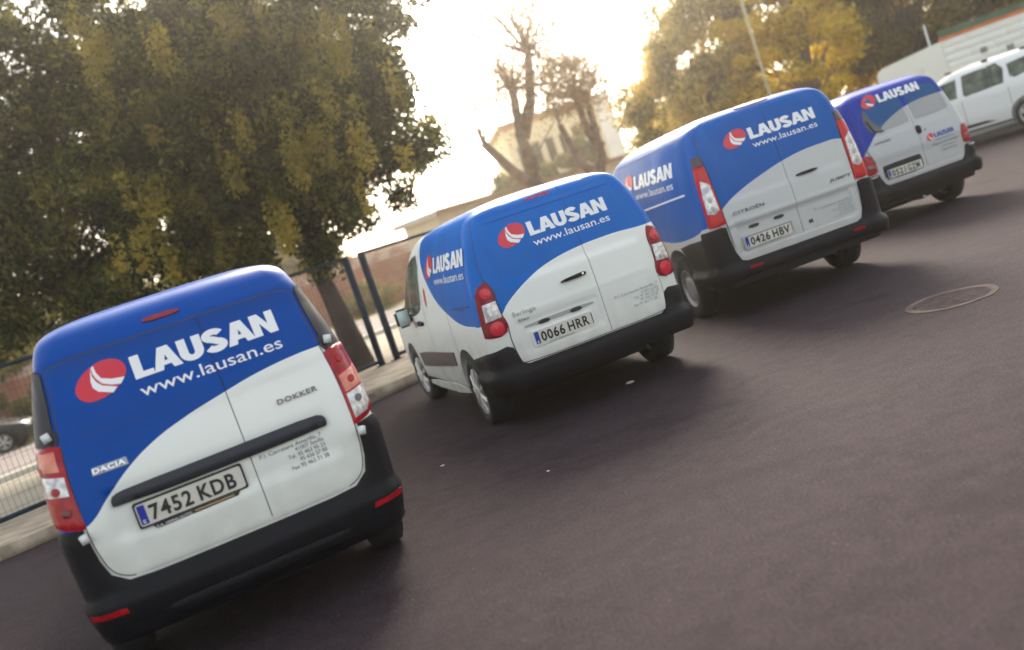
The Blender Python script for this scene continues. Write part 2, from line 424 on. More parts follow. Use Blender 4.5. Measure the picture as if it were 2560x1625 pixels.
def plate(parent, f, cx, cz, text, off, mount=True, w_=.52, h_=.11, frame=BLACKP):
    fl = lambda x, z, o=0., rel=True: f(cx, cz, 0) + Vector((x - cx, 0, z - cz)) + Vector((0, -o - off, 0))
    def rr(w, h, r=.012):
        P = []
        for sx_, sy_, a0 in ((1, 1, 0), (-1, 1, 90), (-1, -1, 180), (1, -1, 270)):
            for a in (0, 30, 60, 90): t = RAD(a0 + a); P.append((cx + sx_ * (w / 2 - r) + r * math.cos(t), cz + sy_ * (h / 2 - r) + r * math.sin(t)))
        return P
    p = patch("number_plate", rr(w_ + .02, h_ + .02), fl, .006, frame, parent, .2, .03, 0, .001)
    patch("plate_face", rr(w_, h_), fl, .009, PLATEW, p, .2, .002, 0, 0)
    patch("plate_band", [(cx - w_ / 2 + .006, cz - h_ / 2 + .008), (cx - w_ / 2 + .042, cz - h_ / 2 + .008), (cx - w_ / 2 + .042, cz + h_ / 2 - .006), (cx - w_ / 2 + .006, cz + h_ / 2 - .006)], fl, .0115, PLATEB, p, .2, 0, 0, 0)
    place("plate_letter_e", word_font("E", .01), fl, cx - w_ / 2 + .017, cz - h_ / 2 + .014, .013, .025, .0125, TXTW, p)
    n, l = text.split()
    place("plate_number", word_font(n, .028, 1.15), fl, cx - w_ / 2 + .058, cz - .038, .205, .105, .0115, BLACKP, p)
    place("plate_number", word_font(l, .028, 1.15), fl, cx + .035, cz - .038, .185, .105, .0115, BLACKP, p)
    return p, fl

# ---------------------------------------------------------------- wheels
def wheel_meshes(R_, rim, wd, kind):
    tw = wd / 2; out = {}
    prof = [(-tw * .75, rim), (-tw, rim + .02), (-tw, R_ - .035), (-tw * .85, R_ - .008), (-tw * .3, R_), (tw * .3, R_), (tw * .85, R_ - .008), (tw, R_ - .035), (tw, rim + .02), (tw * .75, rim)]
    out['tyre'] = (*lathe_x(prof, 48), RUBBER)
    vs, fs = lathe_x([(-tw * .9, rim + .003), (-tw * .9, rim - .012), (-tw * .4, rim - .025), (-tw * .35, .02), (-tw * .25, .02), (-tw * .25, rim - .02), (tw * .5, rim)], 48)
    bm = bmesh.new()
    m0 = ALLOY
    if kind == 'spoke':
        for k in range(18):
            a0 = 2 * math.pi * (k // 2) / 9 + (-.10 if k % 2 else .10)
            p0 = Vector((-tw * .98, .03 * math.cos(a0), .03 * math.sin(a0))); a1 = a0 + (.04 if k % 2 else -.04)
            p1 = Vector((-tw * .90, (rim - .006) * math.cos(a1), (rim - .006) * math.sin(a1)))
            tube(bm, [p0, (p0 + p1) / 2 + Vector((-.006, 0, 0)), p1], [.008, .011, .013], 6)
        bmesh.ops.create_cone(bm, cap_ends=True, segments=20, radius1=.055, radius2=.045, depth=.03, matrix=Matrix.Translation((-tw * 1.0, 0, 0)) @ Matrix.Rotation(-math.pi / 2, 4, 'Y'))
    elif kind == 'five':
        for k in range(5):
            a0 = 2 * math.pi * k / 5 + .3
            for da in (-.17, .17):
                p0 = Vector((-tw * .92, .04 * math.cos(a0), .04 * math.sin(a0))); p1 = Vector((-tw * .92, (rim - .004) * math.cos(a0 + da), (rim - .004) * math.sin(a0 + da)))
                tube(bm, [p0, p1], [.022, .026], 6)
        bmesh.ops.create_cone(bm, cap_ends=True, segments=20, radius1=.06, radius2=.05, depth=.03, matrix=Matrix.Translation((-tw * .95, 0, 0)) @ Matrix.Rotation(-math.pi / 2, 4, 'Y'))
    else:
        v2, f2 = lathe_x([(-tw * .55, rim - .02), (-tw * .5, rim - .05), (-tw * .75, rim * .55), (-tw * .8, rim * .3), (-tw * .7, 0.002), (-tw * .6, 0.002), (-tw * .4, rim * .5), (-tw * .35, rim - .03)], 40)
        b0 = [bm.verts.new(v) for v in v2]
        for f_ in f2: bm.faces.new([b0[i] for i in f_])
        for k in range(10):
            a = 2 * math.pi * k / 10; bm_box(bm, (-tw * .66, rim * .72 * math.cos(a), rim * .72 * math.sin(a)), (.03, .02, .02))
    # near-black disc stands in for the shade in the well behind the spokes
    mesh2 = bpy.data.meshes.new("spokes"); bm.to_mesh(mesh2); bm.free(); mesh2.materials.append(STEEL if kind == 'steel' else ALLOY); mesh2.shade_smooth(); mesh2.set_sharp_from_angle(angle=RAD(35))
    r = bpy.data.meshes.new("rim"); v3, f3 = lathe_x([(-tw * .92, rim + .004), (-tw * .95, rim - .004), (-tw * .85, rim - .016), (-tw * .3, rim - .022), (tw * .4, rim - .02), (tw * .5, rim)], 48, False)
    r.from_pydata(v3, [], f3); r.update(); r.materials.append(STEEL if kind == 'steel' else ALLOY); r.shade_smooth()
    d = bpy.data.meshes.new("disc"); v4, f4 = lathe_x([(-tw * .2, rim - .01), (-tw * .2, .001), (tw * .2, .001), (tw * .2, rim - .01)], 32); d.from_pydata(v4, [], f4); d.update(); d.materials.append(DARK)
    t = bpy.data.meshes.new("wheel"); t.from_pydata(out['tyre'][0], [], out['tyre'][1]); t.update(); t.materials.append(RUBBER); t.shade_smooth()
    return t, r, mesh2, d
def wheels(parent, spots, R_, rim, wd, kind, steer=0.):
    t, r, s_, d = wheel_meshes(R_, rim, wd, kind)
    for i, (x, y) in enumerate(spots):
        W_ = bpy.data.objects.new("wheel", t); COL.objects.link(W_); W_.parent = parent; W_.location = (x, y, R_)
        W_.rotation_euler = (i * .7, 0, (math.pi if x > 0 else 0) + (steer if y > 2 else 0))
        for nm, me in (("rim", r), ("hubcap", s_), ("brake_disc", d)):
            q = bpy.data.objects.new(nm, me); COL.objects.link(q); q.parent = W_

def common(sh, parent, front, hood_z, win_top, A_y, glass=GLASS, white=None, door_back=2.1):
    """cab glass, windscreen, mirrors, sills, headlights: seen from a step to the side"""
    pass
def gridbox(parent, name, c, s, m, bevel, rz=0.): 
    return box(name, c, s, m, parent, bevel, rot=Matrix.Rotation(rz, 3, 'Z').to_euler() if rz else None)
def front_end(sh, root, zb, zt, hood, pl=True):
    Wf = sh.side_x(sh.F(1.2) - sh.rf - .05, 1.2)
    patch("windscreen", [(-Wf * .86, zb), (Wf * .86, zb), (Wf * .74, zt), (-Wf * .74, zt)], sh.Fm, .004, GLASS, root, .05, .006, 1)
    for s_ in (-1, 1):
        patch("headlight", [(s_ * Wf * .55, hood - .30), (s_ * Wf * .9, hood - .22), (s_ * Wf * .93, hood - .02), (s_ * Wf * .62, hood - .12)], sh.Fm, .006, CLEAR, root, .04, .006, 1)
    patch("front_grille", [(-Wf * .6, .30), (Wf * .6, .30), (Wf * .5, hood - .28), (-Wf * .5, hood - .28)], sh.Fm, .006, PLASTIC, root, .05, .01, 1)
def mirrors(sh, root, y, z, s=(.10, .16, .19), glassm=None, x_out=.13, both=True):
    gm = glassm
    for sg in (-1, 1):
        x = sg * (sh.side_x(y, z) + x_out)
        h = box("wing_mirror", (x, y, z), s, PLASTIC, root, .03, seg=3)
        g = box("mirror_glass", (x, y - s[1] / 2 - .004, z), (s[0] * .82, .012, s[2] * .82), gm, h, .004)
        box("mirror_arm", (sg * (sh.side_x(y, z) + .03), y + .02, z - .04), (.10, .05, .05), PLASTIC, h, .01)
MGLASS = mat("mirror_glass", (.50, .62, .60), .3)  # pale matt colour painted in place of the mirror's reflection
def rear_pair(fn, *a, **k):
    for sg in (-1, 1): fn(sg, *a, **k)

def address_lines(parent, f, lines, off, m=TXTD):
    for (s_, u_right, v, wid, h) in lines:
        place("address_line", word_font(s_), f, u_right - wid, v, wid, h, off, m, parent)
ADDR = ["P.I. Carretera Amarilla, 7", "41007 Sevilla", "Tel. 95 463 95 23", "95 436 57 00", "Fax 95 463 71 38"]
#@@VANS
# ---------------------------------------------------------------- van 1: nearest, plate 7452 KDB
def bumps(*B):
    return lambda x, z: sum(b(x, z) for b in B)
def rbox(x0, x1, z0, z1, e, d):
    return lambda x, z: d * ss(x0 - e, x0 + e, x) * (1 - ss(x1 - e, x1 + e, x)) * ss(z0 - e, z0 + e, z) * (1 - ss(z1 - e, z1 + e, z))
def ridge(z0, wd, d, curve=0.):
    return lambda x, z: d * math.exp(-((z - z0 - curve * x * x) / wd) ** 2) * (1 - ss(.55, .66, abs(x)))
def sinkf(W, z0, z1, d=.03):
    return lambda x, z: d * (1 - ss(W - .05, W - .01, abs(x))) * ss(z0 + .01, z0 + .05, z) * (1 - ss(z1 - .06, z1 - .02, z))

def rear_doors(sh, root, half, seam, m, off=.012, step=.02):
    P = chaikin(sym(half), 2)
    patch("door_seal", grow(P, .007), sh.R, .003, SEAL, root, .03, .015, 0, 0)
    a = patch("rear_door", clip(P, seam - .0025, True), sh.R, off, m, root, step, .02, 0, .003)
    b_ = patch("rear_door", clip(P, seam + .0025, False), sh.R, off, m, root, step, .02, 0, .003)
    return a, b_

def van_dokker():
    lv = livery("paint_blue_white_tailgate", [(-1, .82), (-.80, .84), (-.672, .855), (-.539, .955), (-.419, 1.045), (-.269, 1.125), (-.097, 1.182), (.139, 1.236), (.308, 1.268), (.498, 1.288), (.657, 1.292), (1, 1.29)],
                [(0, .86), (.6, .9), (1.2, 1.1), (1.8, 1.45), (2.1, 1.75), (2.2, 2.19), (5, 2.19)], .3, blue=(.0005, .062, .33))
    rel = bumps(rbox(-.56, .56, .745, .965, .03, -.014), lambda x, z: .006 * math.exp(-((z - 1.215 - .05 * x) / .012) ** 2), lambda x, z: .008 * ss(.76, .70, z) * (1 - ss(.5, .66, abs(x))), lambda x, z: -.012 * ss(1.30, 1.20, z) * (1 - ss(.5, .66, abs(x))))
    sh = Shell(W=[(.30, .765), (.36, .78), (.55, .80), (.8, .81), (1.0, .803), (1.2, .785), (1.4, .745), (1.6, .695), (1.70, .672), (1.76, .645), (1.80, .59), (1.83, .46), (1.85, .2)],
               Y=[(.2, .05), (.45, .0), (.8, .0), (1.0, .02), (1.2, .07), (1.4, .13), (1.62, .20), (1.638, .198), (1.70, .235), (1.76, .29), (1.80, .36), (1.83, .48), (1.85, .8)],
               Fr=[(.2, 4.2), (.6, 4.32), (.9, 4.28), (1.0, 4.1), (1.08, 3.7), (1.15, 3.45), (1.7, 2.75), (1.8, 2.4), (1.85, 2.0)], D=.065, rc=.10, relief=rel, sink=sinkf(.60, .56, 1.62))
    r = empty("delivery_van", (-1.587, 4.708, 0), RAD(19.63))
    tag(r, "large blue and white van nearest the camera, plate 7452 KDB", "van", "blue and white company vans parked in a row")
    for s_ in (1, -1): pass
    sh.body("body", lv, r, [(s_ * .80, y, .31, .37, .34) for s_ in (1, -1) for y in (.72, 3.53)])
    half = [(0, 1.642), (.40, 1.640), (.60, 1.633), (.632, 1.60), (.638, 1.46), (.660, 1.28), (.680, 1.10), (.682, .80), (.665, .68), (.640, .60), (.575, .553), (.45, .545), (0, .545)]
    d1, d2 = rear_doors(sh, r, half, .135, lv)
    # header above the doors with the high brake light
    patch("brake_light", [(-.122, 1.692), (.062, 1.690), (.068, 1.713), (-.119, 1.717)], sh.R, .012, mat("dim_red_lens", (.25, .012, .02), .3), r, .03, .012, 1)
    # dark side panels beside the doors
    for s_ in (-1, 1):
        P = [(.652, 1.61), (.672, 1.635), (.80, 1.60), (1.15, 1.55), (1.15, 1.33), (.80, 1.272), (.70, 1.268), (.686, 1.29), (.664, 1.45)]
        patch("rear_quarter_panel", [(s_ * a, b_) for a, b_ in P], sh.R, .014, mat("matt_dark_panel", (.045, .042, .048), .5, spec=.2), r, .03, .01, 0)
    # black tailgate handle bar
    bar = patch("handle_bar", [(-.537, .886), (.535, .888), (.552, .905), (.548, .945), (.50, .966), (.11, .964), (-.45, .960), (-.525, .950), (-.543, .92)], sh.R, .045, mat("grey_black_trim", (.022, .024, .034), .45, spec=.35, bump=.1, bscale=200), r, .03, .06, 1, .012)
    # bumper and lower corners
    P = sym([(0, .53), (.45, .53), (.585, .538), (.655, .59), (.68, .67), (.696, .80), (.70, .842), (.79, .852), (.98, .80), (1.17, .68), (1.08, .58), (1.0, .42), (.98, .29), (.85, .26), (0, .26)])
    fb = lambda t, z, off=0., rel=True: sh.R(t, z, off + .022 * ss(.50, .45, z), False)
    bp = patch("rear_bumper", P, fb, .020, PLASTIC, r, .03, .03, 0, .008)
    for s_ in (-1, 1):
        patch("reflector", [(s_ * a, b_) for a, b_ in [(.63, .402), (.77, .407), (.775, .432), (.635, .426)]], fb, .028, RED, bp, .04, .01, 0)
        x = s_
        TL = [(.668, 1.245), (.70, 1.262), (.80, 1.268), (.86, 1.15), (.87, .99), (.84, .90), (.77, .862), (.70, .842), (.680, .846), (.683, .92), (.684, 1.0), (.684, 1.10), (.676, 1.17)]
        tl = patch("tail_light", [(x * a, b_) for a, b_ in TL], sh.R, .016, RED, r, .02, .02, 0, .006)
        patch("indicator_lens", [(x * a, b_) for a, b_ in [(.695, 1.105), (.80, 1.135), (.81, 1.035), (.70, 1.015)]], sh.R, .021, AMBERISH if s_ > 0 else CLEAR, tl, .02, .004, 0)
        if s_ > 0:
            patch("reversing_lens", [(.699, 1.005), (.808, 1.025), (.80, .93), (.77, .89), (.699, .872)], sh.R, .021, CLEAR, tl, .02, .004, 0)
            ctr = [(.745, .965, TXTD), (.745, 1.07, RED), (.73, 1.19, RED)]
        else:
            patch("indicator_lens", [(x * a, b_) for a, b_ in [(.70, 1.235), (.765, 1.24), (.772, 1.15), (.705, 1.135)]], sh.R, .021, AMBERISH, tl, .02, .004, 0)
            ctr = [(.745, 1.05, RED), (.735, .94, mat("dark_red_lens", (.12, .004, .01), .15))]
        for (a, b_, mm) in ctr:
            patch("bulb", [(x * a + .018 * math.cos(t), b_ + .02 * math.sin(t)) for t in np.linspace(0, 2 * math.pi, 14)[:-1]], sh.R, .026, mm, tl, .03, .004, 0)
        for z in (1.30, .805):
            p = sh.R(x * (.700 if z > 1 else .697), z, .035 if z > 1 else .045)
            hb = box("hinge", p, (.038, .03, .045), HINGE, r, .003, rot=Matrix.Rotation(RAD(12 * x), 3, 'Y').to_euler())
            if z > 1: patch("hinge_cover", [(x * a, b_) for a, b_ in [(.672, 1.26), (.73, 1.25), (.735, 1.345), (.668, 1.35)]], sh.R, .010, BLACKP, r, .03, .01, 1)
    # dirt-catching lower edge strip of the bumper
    patch("bumper_step", [(-.70, .37), (.70, .37), (.66, .29), (-.66, .29)], fb, .034, PLASTIC, bp, .04, .02, 1, .01)
    brand_art(r, sh.R, -.242, 1.432, .737, .118, .0155)
    plate(r, sh.R, -.192, .812, "7452 KDB", .022)
    pl = [o for o in r.children if o.name.startswith("number_plate")][-1]
    fl = lambda x, z, o=0., rel=True: sh.R(-.192, .812, 0) + Vector((x + .192, 0, z - .812)) + Vector((0, -o - .022, 0))
    patch("plate_holder", [(-.40, .745), (.03, .745), (.015, .726), (-.385, .726)], fl, .008, BLACKP, pl, .2, .02, 0, 0)
    patch("plate_trim", [(-.20, .741), (.00, .741), (-.003, .735), (-.20, .735)], fl, .0105, YELLOWP, pl, .2, 0, 0, 0)
    place("dealer_name", word_font("S.A. HISPALAUTO"), fl, -.385, .729, .17, .018, .0105, TXTW, pl)
    place("badge", word_font("DACIA", .03, 1.1), sh.R, -.57, 1.072, .155, .034, .02, CHROME, r, thick=.004)
    patch("badge_back", [(-.577, 1.065), (-.405, 1.065), (-.408, 1.104), (-.572, 1.104)], sh.R, .0145, mat("badge_dark", (.25, .25, .27), .3, .8), r, .05, 0, 0, 0)
    place("badge", word_font("DOKKER", .02, 1.15), sh.R, .352, 1.078, .215, .036, .016, mat("badge_grey", (.16, .13, .14), .3, .6), r, thick=.004)
    address_lines(r, sh.R, [(ADDR[0], .505, .853, .33, .030), (ADDR[1], .508, .826, .155, .030), (ADDR[2], .508, .797, .20, .030), (ADDR[3], .508, .768, .145, .030), (ADDR[4], .508, .739, .20, .030)], .0155)
    wheels(r, [(s_ * .735, y) for s_ in (1, -1) for y in (.72, 3.53)], .31, .20, .19, 'steel')
    front_end(sh, r, 1.14, 1.66, 1.0)
    for s_ in (-1, 1):
        f = sh.S(s_)
        patch("cab_window", [(2.25, 1.55), (2.25, 1.10), (3.3, 1.08), (2.75, 1.52)], f, .004, GLASS, r, .05, .006, 1)
        patch("sill_trim", [(1.2, .42), (1.2, .26), (3.1, .26), (3.1, .42)], f, .012, PLASTIC, r, .06, .01, 1)
        patch("door_handle", [(2.3, .98), (2.5, .98), (2.5, .95), (2.3, .95)], f, .03, PLASTIC, r, .05, .03, 0)
        patch("side_light", [(.02 + .0, 1.0), (.03, 1.0)] + [(.05, .9), (.0, .9)], f, .004, RED, r, .05, .004, 0) if False else None
    mirrors(sh, r, 2.75, 1.10, glassm=MGLASS)
    box("chassis", (0, 2.1, .27), (1.2, 3.6, .14), DARK, r, .04)
    box("spare_wheel_carrier", (.0, .55, .24), (.75, .7, .12), DARK, r, .05)
    return r

# ---------------------------------------------------------------- van 2: plate 0066 HRR
def van_berlingo():
    lv = livery("paint_blue_white_mid_van", [(-1, .88), (-.84, .90), (-.70, .935), (-.63, 1.0), (-.50, 1.085), (-.386, 1.141), (-.194, 1.206), (.154, 1.254), (.385, 1.258), (.714, 1.240), (1, 1.24)],
                [(0, .90), (.3, .905), (.55, .919), (.961, 1.01), (1.394, 1.153), (1.725, 1.336), (1.914, 1.467), (2.038, 1.614), (2.07, 1.70), (2.12, 2.19), (5, 2.19)], .22, blue=(.0005, .125, .50))
    rel = bumps(rbox(-.60, .60, 1.155, 1.70, .028, -.020), rbox(-.60, .10, .60, .84, .02, -.012), lambda x, z: .005 * math.exp(-((z - .90) / .014) ** 2) * (1 - ss(.5, .66, abs(x))))
    sh = Shell(W=[(.30, .84), (.36, .857), (.6, .872), (.85, .872), (1.05, .862), (1.25, .835), (1.45, .79), (1.6, .745), (1.68, .71), (1.75, .65), (1.79, .55), (1.82, .42), (1.84, .2)],
               Y=[(.2, .04), (.45, .0), (.85, .0), (1.1, .015), (1.3, .045), (1.5, .085), (1.62, .12), (1.70, .16), (1.77, .24), (1.81, .40), (1.84, .8)],
               Fr=[(.2, 4.25), (.6, 4.38), (.9, 4.32), (1.02, 4.05), (1.10, 3.6), (1.16, 3.4), (1.7, 2.75), (1.8, 2.3), (1.84, 1.9)], D=.035, rc=.12, relief=rel, sink=sinkf(.62, .56, 1.68, .036))
    r = empty("delivery_van", (.6236, 7.6003, 0), RAD(14.88))
    tag(r, "blue and white van with round twin tail lamps, silver spoked wheels and plate 0066 HRR", "van", "blue and white company vans parked in a row")
    sh.body("body", lv, r, [(s_ * .86, y, .33, .375, .36) for s_ in (1, -1) for y in (.84, 3.58)])
    half = [(0, 1.762), (.35, 1.757), (.57, 1.742), (.65, 1.70), (.672, 1.62), (.715, 1.45), (.738, 1.24), (.712, 1.215), (.682, 1.13), (.688, 1.0), (.682, .92), (.662, .86), (.676, .76), (.672, .66), (.655, .55), (.635, .517), (0, .517)]
    rear_doors(sh, r, half, .133, lv)
    patch("brake_light", [(-.165, 1.742), (.062, 1.745), (.064, 1.722), (-.163, 1.719)], sh.R, .016, RED, r, .03, .012, 1)
    fb = lambda t, z, off=0., rel=True: sh.R(t, z, off + .045 * ss(.515, .47, z), False)
    P = sym([(0, .505), (.60, .505), (.648, .53), (.664, .60), (.685, .665), (.73, .690), (.90, .665), (1.10, .64), (1.26, .62), (1.18, .50), (1.14, .34), (.9, .32), (0, .335)])
    bp = patch("rear_bumper", P, fb, .018, PLASTIC, r, .03, .03, 0, .008)
    for s_ in (-1, 1):
        x = s_
        TL = [(.738, 1.222), (.712, 1.21), (.690, 1.14), (.700, 1.05), (.694, .95), (.672, .90), (.666, .86), (.688, .80), (.745, .778), (.82, .785), (.855, .80), (.852, .9), (.842, 1.02), (.825, 1.14), (.79, 1.20)]
        tl = patch("tail_light", [(x * a, b_) for a, b_ in TL], sh.R, .015, mat("deep_red_lens", (.22, .004, .012), .25, spec=.3), r, .02, .02, 0, .006)
        patch("reversing_lens", [(x * a, b_) for a, b_ in [(.702, 1.06), (.80, 1.055), (.815, .915), (.695, .925)]], sh.R, .026, CLEAR, tl, .02, .005, 0)
        for (a, b_, ra, mm) in ((.752, 1.135, .042, RED), (.752, .847, .058, RED)):
            for k, rr_ in enumerate((1., .55)):
                patch("lamp_disc", [(x * a + ra * rr_ * math.cos(t) * .9, b_ + ra * rr_ * math.sin(t)) for t in np.linspace(0, 2 * math.pi, 22)[:-1]], sh.R, .028 + .006 * k, mat("bright_red_lens", (.60, .02, .045), .2, coat=.2, spec=.3), tl, .03, .006, 0, .004)
    brand_art(r, sh.R, -.242, 1.452, .70, .115, .0155)
    p, fl = plate(r, sh.R, -.251, .675, "0066 HRR", .02, frame=TXTW)
    for k, (sx_, q) in enumerate(((0, 0),)):
        patch("plate_corner_mark", [(-.004, .718), (.003, .718), (.003, .632), (-.004, .632)], fl, .012, BLACKP, p, .2, 0, 0, 0)
    place("plate_holder_print", word_font("www.citroen.es"), fl, -.40, .612, .22, .018, .0115, TXTD, p)
    patch("lamp_strip", [(-.56, .772), (.06, .772), (.05, .805), (-.54, .805)], sh.R, .020, mat("satin_grey", (.42, .43, .43), .3, .4), r, .05, .012, 1)
    for cx in (-.385, -.105): patch("plate_light", [(cx - .055, .768), (cx + .055, .768), (cx + .045, .80), (cx - .045, .80)], sh.R, .027, BLACKP, r, .05, .012, 1)
    h = patch("door_handle", [(-.158, 1.016), (.05, 1.016), (.068, 1.028), (.064, 1.045), (.03, 1.050), (-.15, 1.036)], sh.R, .045, PLASTIC, r, .03, .04, 1, .006)
    patch("lock", [(.036 + .009 * math.cos(t), 1.035 + .009 * math.sin(t)) for t in np.linspace(0, 6.28, 12)[:-1]], sh.R, .048, CHROME, h, .03, .003, 0)
    place("badge", word_font("Berlingo", .01, 1.1), sh.R, -.612, .893, .19, .05, .0155, STEEL, r, thick=.003)
    place("badge", word_font("Elen", .01, 1.1), sh.R, -.579, .842, .085, .032, .0155, STEEL, r, thick=.003)
    g = mat("faded_print", (.30, .33, .34), .5)
    address_lines(r, sh.R, [(ADDR[0], .64, .748, .40, .034), (ADDR[1], .64, .718, .17, .032), (ADDR[2], .635, .690, .24, .032), (ADDR[3], .62, .662, .17, .032), (ADDR[4], .60, .632, .22, .032)], .0155, g)
    wheels(r, [(s_ * .795, y) for s_ in (1, -1) for y in (.84, 3.58)], .31, .205, .20, 'spoke', RAD(4))
    front_end(sh, r, 1.15, 1.66, 1.05)
    for s_ in (-1, 1):
        f = sh.S(s_)
        patch("cab_window_frame", [(2.14, 1.62), (2.55, 1.60), (2.80, 1.50), (3.30, 1.16), (3.36, 1.02), (2.75, 1.01), (2.30, 1.06), (2.14, 1.18)], f, .003, SEAL, r, .05, .006, 1)
        patch("cab_window", [(2.17, 1.60), (2.54, 1.58), (2.78, 1.48), (3.22, 1.15), (3.24, 1.05), (2.75, 1.04), (2.32, 1.09), (2.17, 1.20)], f, .006, TINT, r, .05, .004, 1)
        patch("side_rubbing_panel", [(1.27, .665), (1.30, .535), (2.55, .475), (3.05, .455), (3.08, .60), (2.7, .625)], f, .014, mat("brown_grey_trim", (.10, .075, .075), .55), r, .06, .012, 0)
        patch("sill_trim", [(1.25, .33), (1.25, .24), (3.12, .22), (3.12, .30)], f, .012, lv, r, .06, .012, 1)
        patch("cab_door_handle", [(2.28, .955), (2.48, .965), (2.48, .925), (2.28, .918)], f, .03, PLASTIC, r, .05, .03, 0)
        patch("door_sticker", [(2.50, .955), (2.68, .955), (2.68, .905), (2.50, .905)], f, .004, PLATEB, r, .05, 0, 0, 0)
        patch("door_sticker", [(2.72, .96), (2.78, .96), (2.78, .89), (2.72, .89)], f, .004, TXTR, r, .05, 0, 0, 0)
        patch("fuel_flap_gap", [(.42, 1.052), (.60, 1.052), (.60, 1.046), (.42, 1.046)], f, .003, SEAL, r, .05, 0, 0, 0)
        patch("rail_cover", [(.25, 1.075), (.75, 1.068), (.75, 1.060), (.25, 1.067)], f, .006, SEAL, r, .05, .004, 0, 0)
        for yy in (2.10, 1.05): patch("door_gap", [(yy, .36), (yy + .008, .36), (yy + .008, 1.66), (yy, 1.66)], f, .002, SEAL, r, .08, 0, 0, 0)
        patch("red_side_mark", [(1.90, 1.30), (1.945, 1.22), (1.93, 1.12), (1.88, 1.10), (1.85, 1.18), (1.86, 1.27)], f, .004, TXTR, r, .05, 0, 1, 0) if s_ < 0 else None
        if s_ < 0:
            brand_art(r, f, 1.327, 1.397, 1.09, .135, .004, -1, logo_w=1.0, col=TXTW)
        else: brand_art(r, f, .72, 1.397, .95, .135, .004, 1, logo_w=.85)
    mirrors(sh, r, 2.86, 1.03, (.15, .12, .20), MGLASS, .10)
    box("exhaust_silencer", (.25, .50, .27), (.42, .22, .13), mat("dull_exhaust_steel", (.16, .15, .14), .6, .3), r, .055, seg=4)
    box("chassis", (0, 2.1, .27), (1.2, 3.4, .14), DARK, r, .04)
    return r

